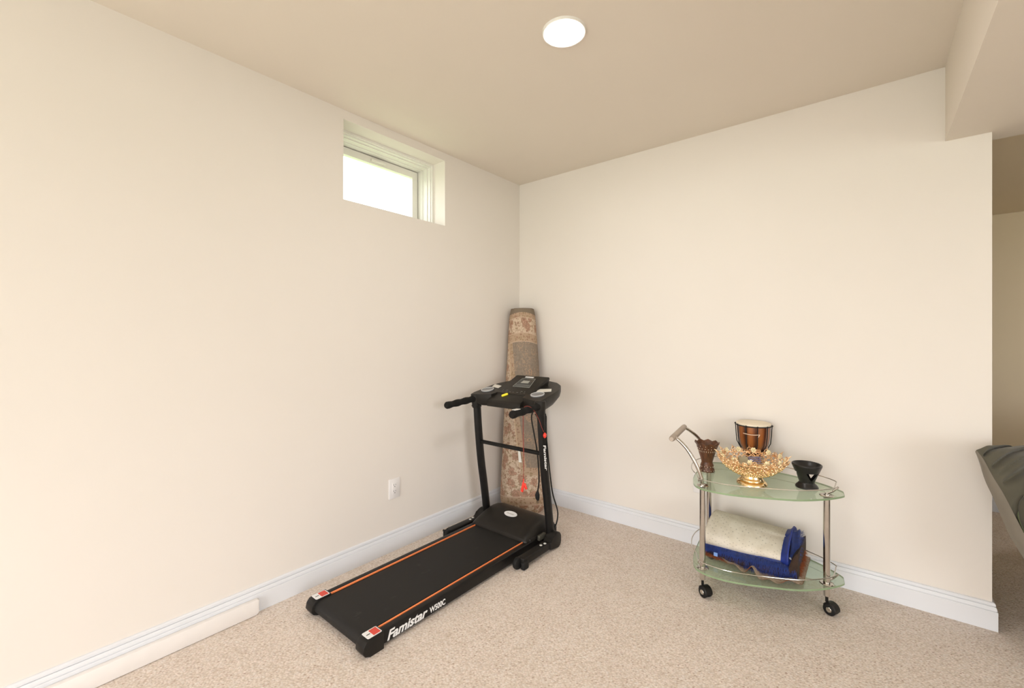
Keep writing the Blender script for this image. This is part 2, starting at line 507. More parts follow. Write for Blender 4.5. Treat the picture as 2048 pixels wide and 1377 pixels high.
class MB:
    """collects shapes in world coordinates; build() links them as ONE mesh object"""

    def __init__(self):
        self.bm = bmesh.new()
        self.smooth_default = True

    def quad(self, pts, mi=0):
        f = self.bm.faces.new([self.bm.verts.new(p) for p in pts])
        f.material_index = mi
        return f

    def box(self, x0, x1, y0, y1, z0, z1, bev=0.0, seg=2, mi=0, mat=None):
        t = bmesh.new()
        bmesh.ops.create_cube(t, size=1)
        for v in t.verts:
            v.co = Vector((x0 + (v.co.x + .5) * (x1 - x0), y0 + (v.co.y + .5) * (y1 - y0), z0 + (v.co.z + .5) * (z1 - z0)))
        if bev:
            bmesh.ops.bevel(t, geom=t.edges[:], offset=bev, segments=seg, affect='EDGES', profile=0.5)
        self.merge(t, mi, mat)

    def merge(self, t, mi=0, mat=None):
        if mat is not None:
            bmesh.ops.transform(t, matrix=mat, verts=t.verts[:])
        vm = {}
        for v in t.verts:
            vm[v] = self.bm.verts.new(v.co)
        for f in t.faces:
            try:
                nf = self.bm.faces.new([vm[v] for v in f.verts])
                nf.material_index = mi if mi else f.material_index
            except ValueError:
                pass
        t.free()

    def grid(self, P, close_u=False, close_v=False, mi=0, mat=None, skip=None):
        """P[i][j] points"""
        vs_ = [[self.bm.verts.new(p if mat is None else mat @ Vector(p)) for p in row] for row in P]
        nu, nv = len(P), len(P[0])
        for i in range(nu if close_u else nu - 1):
            for j in range(nv if close_v else nv - 1):
                if skip and skip(i, j):
                    continue
                a, b = vs_[i][j], vs_[(i + 1) % nu][j]
                c, d = vs_[(i + 1) % nu][(j + 1) % nv], vs_[i][(j + 1) % nv]
                try:
                    f = self.bm.faces.new([a, b, c, d])
                    f.material_index = mi
                except ValueError:
                    pass
        return vs_

    def lathe(self, prof, center=(0, 0, 0), n=40, mi=0, mat=None, rfun=None, zfun=None):
        """prof: list of (r,z) from one end to the other"""
        cx, cy, cz = center
        rows = []
        for (r, z) in prof:
            row = []
            for k in range(n):
                a = 2 * PI * k / n
                rr = max(r, 1e-5) * (rfun(a, z) if rfun else 1)
                zz = z + (zfun(a, r, z) if zfun else 0)
                row.append((cx + rr * math.cos(a), cy + rr * math.sin(a), cz + zz))
            rows.append(row)
        self.grid(rows, close_v=True, mi=mi, mat=mat)

    def tube(self, pts, rad, n=10, closed=False, caps=True, mi=0, sx=1.0, up=None):
        pts = [Vector(p) for p in pts]
        m = len(pts)
        rads = rad if isinstance(rad, (list, tuple)) else [rad] * m
        tang = []
        for i in range(m):
            if closed:
                t = pts[(i + 1) % m] - pts[i - 1]
            elif i == 0:
                t = pts[1] - pts[0]
            elif i == m - 1:
                t = pts[-1] - pts[-2]
            else:
                t = pts[i + 1] - pts[i - 1]
            tang.append(t.normalized())
        nrm = Vector(up) if up else Vector((0, 0, 1))
        if abs(nrm.dot(tang[0])) > 0.95:
            nrm = Vector((1, 0, 0))
        rows = []
        for i in range(m):
            t = tang[i]
            nrm = (nrm - t * nrm.dot(t))
            if nrm.length < 1e-6:
                nrm = t.orthogonal()
            nrm.normalize()
            b = t.cross(nrm)
            rows.append([pts[i] + (nrm * math.cos(2 * PI * k / n) * rads[i] + b * math.sin(2 * PI * k / n) * rads[i] * sx) for k in range(n)])
        vs_ = self.grid(rows, close_u=closed, close_v=True, mi=mi)
        if caps and not closed:
            for row in (vs_[0][::-1], vs_[-1]):
                try:
                    f = self.bm.faces.new(row)
                    f.material_index = mi
                except ValueError:
                    pass

    def prism(self, poly, z0, z1, mi=0, mi_side=None, bev=0.0, mat=None):
        t = bmesh.new()
        lo = [t.verts.new((x, y, z0)) for x, y in poly]
        hi = [t.verts.new((x, y, z1)) for x, y in poly]
        t.faces.new(lo[::-1]).material_index = mi
        t.faces.new(hi).material_index = mi
        k = len(poly)
        for i in range(k):
            f = t.faces.new([lo[i], lo[(i + 1) % k], hi[(i + 1) % k], hi[i]])
            f.material_index = mi if mi_side is None else mi_side
        if bev:
            bmesh.ops.bevel(t, geom=t.edges[:], offset=bev, segments=2, affect='EDGES', profile=0.5)
        self.merge(t, 0, mat)

    def sphere(self, c, r, sub=1, sc=(1, 1, 1), mi=0, mat=None):
        t = bmesh.new()
        bmesh.ops.create_icosphere(t, subdivisions=sub, radius=r)
        for v in t.verts:
            v.co = Vector((v.co.x * sc[0], v.co.y * sc[1], v.co.z * sc[2]))
            if mat is not None:
                v.co = mat @ v.co
            v.co += Vector(c)
        self.merge(t, mi)

    def build(self, name, mats, parent=None, smooth=35, label=None, mods=None):
        bm = self.bm
        bmesh.ops.remove_doubles(bm, verts=bm.verts[:], dist=1e-6)
        bmesh.ops.recalc_face_normals(bm, faces=bm.faces[:])
        base = wpos(parent) if parent is not None else None
        if base is None:
            lo = Vector((min(v.co.x for v in bm.verts), min(v.co.y for v in bm.verts), min(v.co.z for v in bm.verts)))
            hi = Vector((max(v.co.x for v in bm.verts), max(v.co.y for v in bm.verts), max(v.co.z for v in bm.verts)))
            base = Vector(((lo.x + hi.x) / 2, (lo.y + hi.y) / 2, lo.z))
        bmesh.ops.translate(bm, vec=-base, verts=bm.verts[:])
        me = bpy.data.meshes.new(name)
        if smooth:
            ang = R(smooth)
            for f in bm.faces:
                f.smooth = True
            for e in bm.edges:
                if len(e.link_faces) == 2:
                    if e.calc_face_angle(0) > ang:
                        e.smooth = False
        bm.to_mesh(me)
        bm.free()
        for m in (mats if isinstance(mats, (list, tuple)) else [mats]):
            me.materials.append(m)
        o = bpy.data.objects.new(name, me)
        COL.objects.link(o)
        if parent is not None:
            o.parent = parent
        else:
            o.location = base
        if label:
            o['label'] = label
        return o


def struct(o):
    o['kind'] = 'structure'
    return o


def spline(pts, sub=6, closed=False):
    """Catmull-Rom through the points"""
    pts = [Vector(p) for p in pts]
    m = len(pts)
    out = []
    rng = range(m) if closed else range(m - 1)
    for i in rng:
        p0 = pts[(i - 1) % m] if (closed or i > 0) else pts[0] * 2 - pts[1]
        p1, p2 = pts[i], pts[(i + 1) % m]
        p3 = pts[(i + 2) % m] if (closed or i + 2 < m) else pts[-1] * 2 - pts[-2]
        for k in range(sub):
            t = k / sub
            out.append(0.5 * ((2 * p1) + (-p0 + p2) * t + (2 * p0 - 5 * p1 + 4 * p2 - p3) * t * t + (-p0 + 3 * p1 - 3 * p2 + p3) * t ** 3))
    if not closed:
        out.append(pts[-1])
    return out


def lettering(name, txt, parent, origin, right, up, w, h, mat, shear=0.0, bold=0.0, label=None, space=1.0):
    """real letters laid on a surface; w x h is the size of the whole word"""
    cu = bpy.data.curves.new(name, 'FONT')
    cu.body = txt
    cu.size = 1.0
    cu.shear = shear
    cu.offset = bold
    cu.space_character = space
    cu.extrude = 0.0
    cu.resolution_u = 4
    o = bpy.data.objects.new(name, cu)
    COL.objects.link(o)
    dg = bpy.context.evaluated_depsgraph_get()
    me = bpy.data.meshes.new_from_object(o.evaluated_get(dg))
    bpy.data.objects.remove(o, do_unlink=True)
    xs = [v.co.x for v in me.vertices]
    ys = [v.co.y for v in me.vertices]
    x0, x1, y0, y1 = min(xs), max(xs), min(ys), max(ys)
    rgt, upv = Vector(right).normalized(), Vector(up).normalized()
    nr = rgt.cross(upv).normalized()
    base = wpos(parent)
    for v in me.vertices:
        a = (v.co.x - x0) / (x1 - x0) * w
        b = (v.co.y - y0) / (y1 - y0) * h
        v.co = Vector(origin) + rgt * a + upv * b + nr * 0.0006 - base
    me.materials.append(mat)
    q = bpy.data.objects.new(name, me)
    COL.objects.link(q)
    q.parent = parent
    if label:
        q['label'] = label
    return q


# ================================================================== SETTING
CEIL = 2.44
SOF = 2.109
XE = 2.552        # end of the back wall
WT = 0.115        # thickness of the back wall
YR = -6.0         # rear wall
XR = 5.8          # right wall
YF = 1.86         # far wall of the space behind

# window opening in the left wall
WY0, WY1, WZ0, WZ1 = -1.498, -0.785, 1.965, 2.391

m = MB()
m.box(-0.3, XR + .2, YR - .2, YF + .2, -0.12, 0.0)
floor = struct(m.build('floor', M['carpet'], smooth=0))

m = MB()
m.box(-0.3, XR + .2, YR - .2, YF + .2, CEIL, CEIL + 0.12)
struct(m.build('ceiling', M['ceil'], smooth=0))

m = MB()          # left wall, four blocks around the window
m.box(-0.28, 0, YR, WY0, 0, CEIL)
m.box(-0.28, 0, WY1, YF, 0, CEIL)
m.box(-0.28, 0, WY0, WY1, 0, WZ0)
m.box(-0.28, 0, WY0, WY1, WZ1, CEIL)
struct(m.build('wall_left', M['wall'], smooth=0))

m = MB()
m.box(0, XE, 0, WT, 0, CEIL)
struct(m.build('wall_back', M['wall'], smooth=0))

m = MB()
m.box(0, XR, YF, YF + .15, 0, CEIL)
struct(m.build('wall_far', M['far_warm_shade'], smooth=0))

# rear wall and right wall, openings made up for the added fill lights (both behind the camera)
m = MB()
m.box(-.28, 0.25, YR - .15, YR, 0, CEIL)
m.box(2.95, XR + .2, YR - .15, YR, 0, CEIL)
m.box(0.25, 2.95, YR - .15, YR, 2.12, CEIL)
struct(m.build('wall_rear', M['wall'], smooth=0))
m = MB()
m.box(XR, XR + .15, YR, -4.9, 0, CEIL)
m.box(XR, XR + .15, -2.3, YF, 0, CEIL)
m.box(XR, XR + .15, -4.9, -2.3, 0, 0.45)
m.box(XR, XR + .15, -4.9, -2.3, 2.05, CEIL)
struct(m.build('wall_right', M['wall'], smooth=0))

# dropped soffits
m = MB()
m.box(2.41, 3.55, YR, WT, SOF, CEIL)
struct(m.build('soffit', M['ceil'], smooth=0))
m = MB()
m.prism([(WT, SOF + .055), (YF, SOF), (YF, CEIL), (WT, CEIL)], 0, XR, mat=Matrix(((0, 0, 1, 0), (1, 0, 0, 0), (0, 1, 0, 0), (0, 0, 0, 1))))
struct(m.build('soffit_far', M['far_warm_shade'], smooth=0))


def baseboard(name, a, b, nrm, mitre_a=0, mitre_b=0):
    """profiled board from a to b on the floor; nrm points into the room"""
    prof = [(0, 0), (.0155, 0), (.0155, .0795), (.0145, .0812), (.0115, .0818), (.0115, .0838), (.0138, .0848), (.0130, .090), (.0112, .0962), (.0100, .0985),
            (.0060, .0990), (.0060, .1008), (.0095, .1016), (.0098, .107), (.0085, .1115), (.005, .1145), (0, .1150)]
    a, b, nrm = Vector((*a, 0)), Vector((*b, 0)), Vector((*nrm, 0))
    d = (b - a).normalized()
    mm = MB()
    ra = [a + nrm * p + Vector((0, 0, z)) + d * (p * mitre_a) for p, z in prof]
    rb = [b + nrm * p + Vector((0, 0, z)) + d * (p * mitre_b) for p, z in prof]
    mm.grid([ra, rb])
    for row in (ra, rb):
        mm.bm.faces.new([mm.bm.verts.new(p) for p in row])
    return struct(mm.build(name, M['trim'], smooth=20))


baseboard('baseboard_left', (0, YR), (0, 0), (1, 0), 0, -1)
baseboard('baseboard_back', (0, 0), (XE, 0), (0, -1), 1, 1)
baseboard('baseboard_end', (XE, 0), (XE, WT), (1, 0), -1, 1)
baseboard('baseboard_far', (0.02, YF), (XR, YF), (0, -1), 0, 0)

# ------------------------------------------------------------------ window
FX = -0.112
m = MB()


def ring(mm, x0, x1, y0, y1, z0, z1, w):
    mm.box(x0, x1, y0, y1, z0, z0 + w)
    mm.box(x0, x1, y0, y1, z1 - w, z1)
    mm.box(x0, x1, y0, y0 + w, z0 + w, z1 - w)
    mm.box(x0, x1, y1 - w, y1, z0 + w, z1 - w)


win = thing('window_1', 'small white vinyl hopper window set high in the left wall', 'window', (-0.12, (WY0 + WY1) / 2, WZ0))
struct(win)
m = MB()
ring(m, -0.16, FX, WY0, WY1, WZ0, WZ1, 0.014)
ring(m, -0.20, -0.125, WY0, WY1, WZ0, WZ1, 0.020)
ring(m, -0.235, -0.150, WY0, WY1, WZ0, WZ1, 0.026)
ring(m, -0.275, -0.190, WY0, WY1, WZ0, WZ1, 0.031)
m.build('window_frame', M['vinyl'], win, smooth=0)
m = MB()
ring(m, -0.268, -0.236, WY0 + .037, WY1 - .037, WZ0 + .036, WZ1 - .036, 0.042)
m.box(-0.272, -0.240, WY0 + .074, WY1 - .074, WZ0 + .073, WZ0 + .083)
sash = m.build('window_sash', M['vinyl'], win, smooth=0)
m = MB()
ring(m, -0.262, -0.250, WY0 + .029, WY1 - .029, WZ0 + .028, WZ1 - .028, 0.010)
m.build('gap_shade', simple('dark_gap_shade', (.12, .09, .06), .7), sash, smooth=0, label='dark strip standing in for the shaded gap')  # dark strip painted in for the shade of the sash gap
m = MB()
m.box(-0.234, -0.222, -1.185, -1.085, WZ1 - .068, WZ1 - .052, .003)
m.build('latch', M['vinyl'], sash)
m = MB()
m.box(-0.256, -0.252, WY0 + .07, WY1 - .07, WZ0 + .07, WZ1 - .07)
m.build('window_pane', M['pane'], sash, smooth=0)

# ------------------------------------------------------------------ recessed lights (one in view, two unseen ones added as fill)


def downlight(x, y, label, CEIL=CEIL):
    t = thing('recessed_light', label, 'ceiling light', (x, y, CEIL), 'recessed LED lights in the ceiling')
    a = MB()
    a.lathe([(.0620, -.0008), (.070, -.0050), (.078, -.0095), (.083, -.0095), (.086, -.0005)], (x, y, CEIL), 48)
    a.build('trim_ring', M['vinyl'], t)
    b = MB()
    b.lathe([(0.0, -.0150), (.020, -.0146), (.040, -.0125), (.054, -.0090), (.0618, -.0040)], (x, y, CEIL), 40)
    b.build('light_lens', M['led'], t)
    return t


downlight(1.221, -1.265, 'round white recessed LED light glowing in the ceiling over the treadmill side of the room')
downlight(4.5, -4.3, 'unseen recessed LED light added as fill right of the soffit')
downlight(4.4, 0.75, 'unseen recessed LED light added to brighten the space behind the back wall', SOF + .036)  # added lamp that lifts the far wall and floor

# ------------------------------------------------------------------ outlets


def outlet(name, label, cx, cz, along, wall):
    """wall 'x' : plate on x=0 ; wall 'y' : plate on y=0"""
    if wall == 'x':
        mt = Matrix.Translation((0, along, cz)) @ Matrix.Rotation(R(90), 4, 'Z') @ Matrix.Rotation(R(90), 4, 'X')
    else:
        mt = Matrix.Translation((along, 0, cz)) @ Matrix.Rotation(R(90), 4, 'X')
    t = thing(name, label, 'outlet', mt.translation)
    a = MB()
    a.box(-.038, .038, -.0575, .0575, 0, .006, .0025, mat=mt)
    a.build('cover_plate', M['plate'], t)
    b = MB()
    b.box(-.0175, .0175, -.034, .034, .005, .0078, .001, mat=mt)
    rc = b.build('receptacle', M['plate'], t)
    d = MB()
    for s in (-1, 1):
        d.box(-.0075, -.0055, s * .018 - .001, s * .018 + .008, .0076, .0082, mat=mt)
        d.box(.0052, .0070, s * .018 - .001, s * .018 + .007, .0076, .0082, mat=mt)
        d.box(-.0024, .0024, s * .018 - .0095, s * .018 - .005, .0076, .0082, mat=mt)
    d.build('slots', M['dark_slot'], rc, smooth=0)


outlet('wall_outlet', 'white duplex outlet on the left wall behind the treadmill', 0, .358, -1.181, 'x')
outlet('wall_outlet', 'white duplex outlet on the back wall, mostly hidden behind the glass cart', 0, .369, 1.367, 'y')

# ------------------------------------------------------------------ loose board
m = MB()
poly = [(-3.35, .002), (-1.937, .002), (-1.929, .006), (-1.925, .014), (-1.925, .066), (-1.932, .068), (-3.35, .068)]
mt = Matrix(((0, 0, 1, 0), (1, 0, 0, 0), (0, 1, 0, 0), (0, 0, 0, 1)))
m.prism(poly, .0165, .040, mat=mt, bev=.002)
o = m.build('trim_board', simple('loose_board_paint', (0.84, 0.80, 0.77), .45, vary=.01), smooth=30)
tag(o, 'loose white painted trim board lying on the carpet against the left baseboard', 'board')

# ================================================================== TREADMILL
TX = 0.4225
tm = thing('treadmill', 'black folding treadmill with orange stripes standing in the corner', 'treadmill', (TX, -1.10, 0))
RX, LX = 0.681, 0.172


def mir(x):
    return 0.853 - x


# deck rails
for side in (1, -1):
    m = MB()
    xs = (0.618, 0.650) if side > 0 else (mir(.650), mir(.618))
    m.box(xs[0], xs[1], -1.72, -0.60, .012, .067, .005, 3)
    rail = m.build('side_rail', M['black_steel'], tm)
    if side > 0:
        lettering('lettering', 'Famistar', rail, (0.6505, -1.682, .0170), (0, 1, 0), (0, 0, 1), .208, .040, M['white_ink'], .30, .032, 'slanted white lettering')
        lettering('lettering', 'W500C', rail, (0.6505, -1.463, .0205), (0, 1, 0), (0, 0, 1), .092, .027, M['white_ink'], 0.0, .034, 'upright white lettering')
    m = MB()
    xc = .6135 if side > 0 else mir(.6135)
    m.box(xc - .0030, xc + .0030, -1.706, -0.70, .060, .0695, .002, 2)
    m.build('edge_strip', M['orange'], tm, label='thin orange strip')
    m = MB()
    xo = (0.601, 0.657) if side > 0 else (mir(.657), mir(.601))
    # rounded rear cap : profile in y-z
    pf = [(-1.700, .000), (-1.762, .000), (-1.784, .010), (-1.794, .028), (-1.790, .050), (-1.778, .066), (-1.760, .0715), (-1.700, .0715)]
    mt2 = Matrix(((0, 0, 1, 0), (1, 0, 0, 0), (0, 1, 0, 0), (0, 0, 0, 1)))
    m.prism(pf, xo[0], xo[1], mat=mt2, bev=.003)
    capo = m.build('end_cap', M['black_plastic'], tm)
    m = MB()
    a0, a1 = xo[0] + .005, xo[1] - .004
    rr = []
    for (cx_, cy_, s0) in ((a1 - .006, -1.712, 0), (a0 + .006, -1.712, 90), (a0 + .006, -1.764, 180), (a1 - .006, -1.764, 270)):
        for q in range(5):
            a = R(s0 + q * 22.5)
            rr.append((cx_ + .006 * math.cos(a), cy_ + .006 * math.sin(a)))
    m.prism(rr, .0714, .0724)
    stk = m.build('warning_sticker', M['white_ink'], capo, smooth=0, label='white and red warning sticker')
    m = MB()
    m.box(a0 + .004, a1 - .004, -1.742, -1.710, .0722, .0729)
    m.build('red_patch', M['red_ink'], stk, smooth=0, label='red square')
    m = MB()
    xm = (a0 + a1) / 2
    m.box(xm - .002, xm + .002, -1.762, -1.746, .0722, .0728)
    m.build('arrow_mark', M['dark_slot'], stk, smooth=0, label='small black mark')

# belt, rear roller wrap
m = MB()
prof = [(-0.62, .0655), (-1.0, .0650), (-1.735, .0645)]
for q in range(1, 13):
    a = R(90 + q * 15)
    prof.append((-1.750 + .029 * math.cos(a), .0355 + .029 * math.sin(a)))
prof += [(-1.0, .008), (-0.62, .008)]
x0, x1 = .252, .601
m.grid([[(x, y, z) for y, z in prof] for x in (x0, x0 + .003, x1 - .003, x1)])
for x in (x0, x1):
    m.bm.faces.new([m.bm.verts.new((x, y, z)) for y, z in prof])
m.build('running_belt', M['belt'], tm, smooth=30)

# motor box under the hood and the hood
m = MB()
m.box(.205, .648, -.72, -.445, .016, .082, .01)
m.build('motor_box', M['black_plastic'], tm)
m = MB()
hp = [(-.752, .060), (-.752, .080), (-.744, .088), (-.70, .108), (-.65, .127), (-.60, .139), (-.56, .1435), (-.53, .142), (-.49, .131), (-.455, .105), (-.435, .060)]
xs = [.203, .2055, .212, .222, .238, .27, .34, .42, .50, .57, .605, .622, .634, .6405, .643]
drop = [.052, .036, .020, .010, .003, 0, 0, 0, 0, 0, .002, .008, .020, .038, .060]
rows = []
for x, d in zip(xs, drop):
    row = []
    for (y, z) in hp:
        f = (z - .06) / .0835
        zz = z - d * (0.35 + 0.65 * f)
        inset = d * .35
        yy = y + inset * (1 if y < -.56 else -1) * .5
        row.append((x, yy, max(zz, .03)))
    rows.append(row)
m.grid(rows)
for r in (rows[0], rows[-1]):
    m.bm.faces.new([m.bm.verts.new(p) for p in r])
hood = m.build('motor_hood', M['console'], tm, smooth=50)
# oval badge on the hood
hn = Vector((0, -.012, .05)).normalized()
bu = Vector((1, 0, 0))
bv = hn.cross(bu).normalized()
bc = Vector((.418, -.618, .1365))
m = MB()
ov = [bc + bu * (.048 * math.cos(a)) + bv * (.025 * math.sin(a)) + hn * .0015 for a in [2 * PI * k / 32 for k in range(32)]]
ov2 = [p + hn * .002 for p in ov]
m.grid([ov, ov2], close_v=True)
m.bm.faces.new([m.bm.verts.new(p) for p in ov2])
badge = m.build('oval_badge', M['white_ink'], hood, label='white oval badge')
lettering('lettering', 'Famistar', badge, bc + bu * -.030 + bv * -.005 + hn * .0035, bu, bv, .060, .010, M['grey_ink'], .3, .01, 'small dark lettering')
# hood screws
m = MB()
m.sphere((.621, -.690, .0995), .0035, 1)
m.build('screw', M['bolt'], hood)

# uprights
up_prof = [(-.563, .045), (-.574, .115), (-.586, .20), (-.602, .30), (-.620, .40), (-.634, .50), (-.643, .58), (-.653, .675), (-.661, .777), (-.667, .86)]
for X in (RX, LX):
    m = MB()
    m.tube(spline([(X, y, z) for y, z in up_prof], 4), .0285, 14, sx=.76, up=(0, 1, 0))
    upo = m.build('upright', M['black_steel'], tm)
    m = MB()
    m.tube([(X, -.668, .785), (X, -.669, .80), (X, -.670, .83)], [.029, .032, .032], 14, sx=.85, up=(0, 1, 0))
    m.sphere((X - .021, -.685, .793), .006, 1)
    m.sphere((X + .021, -.650, .793), .006, 1)
    m.build('collar', M['black_plastic'], upo)
    if X == RX:
        # vertical lettering follows the post
        lettering('lettering', 'Famistar', upo, (X + .0220, -.673, .620), (0, .115, -1), (0, 1, .115), .155, .026, M['white_ink'], .30, .036, 'vertical white lettering')
m = MB()
m.tube([(LX, -.640, .560), (TX, -.640, .560), (RX, -.640, .560)], .0125, 12)
m.build('crossbar', M['black_steel'], tm)

# floor frame : two feet joined by a hidden front bar
m = MB()
m.box(LX - .01, RX + .01, -.575, -.535, .018, .050, .005)
m.build('front_bar', M['black_steel'], tm)
for X, s in ((.704, 1), (.143, -1)):
    m = MB()
    m.box(X - .024, X + .024, -.885, -.56, .018, .058, .007, 3)
    pf = [(-.64, .014), (-.56, .002), (-.538, .008), (-.526, .030), (-.526, .066), (-.538, .086), (-.56, .096), (-.588, .092), (-.608, .070), (-.64, .057)]
    m.prism(pf, X - .029, X + .029, mat=mt2, bev=.007)
    foot = m.build('floor_foot', M['black_plastic'], tm)
    m = MB()
    mt3 = Matrix.Translation((X - s * .012, -.895, .031)) @ Matrix.Rotation(R(90), 4, 'Y')
    m.lathe([(0, -.013), (.022, -.013), (.029, -.010), (.031, -.004), (.031, .004), (.029, .010), (.022, .013), (0, .013)], n=28, mat=mt3)
    m.build('transport_wheel', M['rubber'], foot)
    m = MB()
    m.box(X + s * .006, X + s * .032, -.893, -.848, .0, .042, .008, 3)
    m.build('rubber_foot', M['rubber'], foot)
    for (dx, y) in ((.000, -.697), (.006, -.666)):
        m = MB()
        m.lathe([(0, .004), (.007, .003), (.009, 0)], (X + s * dx, y, .0575), 14)
        m.build('bolt', M['bolt'], foot)
# lift-lock lever beside the foot
m = MB()
m.box(.655, .672, -.665, -.60, .058, .088, .004)
m.build('lock_lever', simple('dark_grey_metal', (.10, .095, .075), .4, metal=.5), tm)

# console: curved tray body, sloping display panel


def tray_z(y):
    return .872 + .2 * (y + .70)


plan = [(.140, -.665), (.142, -.62), (.143, -.55), (.152, -.49), (.172, -.435), (.208, -.385), (.260, -.345), (.330, -.322), (.4225, -.315),
        (.515, -.322), (.585, -.345), (.637, -.385), (.668, -.435), (.686, -.49), (.692, -.55), (.695, -.62), (.700, -.665), (.698, -.690), (.682, -.700),
        (.655, -.696), (.600, -.680), (.548, -.665), (.540, -.62), (.305, -.62), (.297, -.665), (.250, -.680), (.192, -.696), (.165, -.700), (.146, -.690)]
cen = Vector((TX, -.52))
con = MB()


def ring_at(scale, zf):
    out = []
    for (x, y) in plan:
        p = cen + (Vector((x, y)) - cen) * scale
        out.append((p.x, p.y, zf(x, y)))
    return out


rings = [ring_at(.985, lambda x, y: tray_z(y)), ring_at(1.0, lambda x, y: tray_z(y) - .006),
         ring_at(1.0, lambda x, y: tray_z(y) - .026), ring_at(.97, lambda x, y: tray_z(y) - .054),
         ring_at(.86, lambda x, y: .803 + max(0, y + .62) * .18)]
con.grid(rings, close_v=True)
for rr, rev in ((rings[0], 0), (rings[-1], 1)):
    vsx = [con.bm.verts.new(p) for p in rr]
    f = con.bm.faces.new(vsx)
    bmesh.ops.triangulate(con.bm, faces=[f])
console = con.build('console', M['console'], tm, smooth=40)

pa, pb = Vector((TX, -.690, .850)), Vector((TX, -.400, .982))
pv = (pb - pa).normalized()
pu = Vector((1, 0, 0))
pn = pu.cross(pv)
if pn.z < 0:
    pn = -pn
m = MB()
sp = [(-.703, .808), (-.700, .838), (-.690, .850), (-.402, .9812), (-.392, .981), (-.388, .970), (-.42, .905), (-.60, .806)]
m.prism(sp, TX - .131, TX + .133, mat=mt2, bev=.005)
panel = m.build('display_panel', M['console'], console)


def on_panel(u, v, h=0.0):
    return pa + pu * u + pv * v + pn * h


def panel_patch(name, poly, mat, h0, h1, parent, label=None):
    a = MB()
    lo = [on_panel(u, v, h0) for u, v in poly]
    hi = [on_panel(u, v, h1) for u, v in poly]
    a.grid([lo, hi], close_v=True)
    a.bm.faces.new([a.bm.verts.new(p) for p in hi])
    return a.build(name, mat, parent, smooth=0, label=label)


scr = panel_patch('screen_bezel', [(-.060, .168), (.080, .168), (.056, .284), (-.056, .284)], M['screen'], -.001, .0010, console)
fr = MB()
bz = [(-.056, .172), (.075, .172), (.052, .280), (-.052, .280)]
for i in range(4):
    fr.tube([on_panel(*bz[i], .0014), on_panel(*bz[(i + 1) % 4], .0014)], .0009, 6)
fr.build('screen_outline', M['lcd'], console)
panel_patch('screen', [(-.027, .221), (.033, .221), (.028, .252), (-.024, .252)], M['lcd'], .0009, .0016, console, 'grey display window')
panel_patch('screen_legend', [(-.050, .180), (.066, .180), (.062, .205), (-.049, .205)], simple('screen_print', (.085, .09, .088), .3), .0009, .0013, console, 'printed legend band')
panel_patch('name_plate', [(-.043, .293), (.025, .293), (.025, .3065), (-.043, .3065)], M['white_ink'], 0, .0009, console, 'white name plate')
bt = MB()
for rowi, v in enumerate((.088, .104, .120)):
    for ci in range(7):
        u = -.100 + ci * .029 + (0.006 if rowi == 1 else 0)
        if (rowi == 2 and ci in (2, 3, 4)):
            continue
        for kx in range(random.choice((1, 2, 2))):
            bt.quad([on_panel(u + kx * .008, v, .0012), on_panel(u + kx * .008 + .005, v, .0012), on_panel(u + kx * .008 + .005, v + .0035, .0012), on_panel(u + kx * .008, v + .0035, .0012)])
bt.build('button_legends', M['grey_ink'], console, smooth=0)
m = MB()
m.tube([on_panel(-.046, .050, .003), on_panel(-.028, .071, .003)], [.0085, .0085], 14)
m.sphere(on_panel(-.046, .050, .003), .0085, 2)
m.sphere(on_panel(-.028, .071, .003), .0085, 2)
m.build('safety_slot_cap', M['yellow'], console, label='yellow safety slot cap')

tn = Vector((0, -.2, 1)).normalized()
tv = Vector((0, 1, .2)).normalized()
for X in (.208, .611):
    c = Vector((X, -.600, tray_z(-.600)))
    m = MB()
    pr = [(.0, -.020), (.028, -.019), (.034, -.010), (.0365, .0015), (.040, .003), (.042, .0005), (.042, -.004)]
    mt4 = Matrix.Translation(c) @ Vector((0, 0, 1)).rotation_difference(tn).to_matrix().to_4x4()
    # shallow dish sitting proud of the tray with a pale rim
    m.lathe([(.0, .0012), (.025, .0016), (.034, .003), (.0375, .006), (.040, .007), (.042, .005), (.0425, -.002)], n=32, mat=mt4)
    cuph = m.build('cup_holder', M['silver'], console)
    m = MB()
    m.tube([c + Vector((math.cos(t), 0, 0)) * .0405 + tv * (math.sin(t) * .0405) + tn * .0058 for t in [2 * PI * q / 40 for q in range(40)]], .0026, 8, closed=True)
    m.build('cup_rim', simple('pale_rim', (.66, .66, .66), .3, metal=.2), cuph, label='pale silver rim')
for poly, lab in (([(.165, -.478), (.243, -.500), (.255, -.548), (.185, -.532)], 'pale paper label'), ([(.545, -.500), (.625, -.472), (.655, -.520), (.570, -.560)], 'pale paper label')):
    m = MB()
    lo = [Vector((x, y, tray_z(y) + .0005)) for x, y in poly]
    hi = [p + tn * .0012 for p in lo]
    m.grid([lo, hi], close_v=True)
    m.bm.faces.new([m.bm.verts.new(p) for p in hi])
    m.build('paper_label', M['label'], console, smooth=0, label=lab)

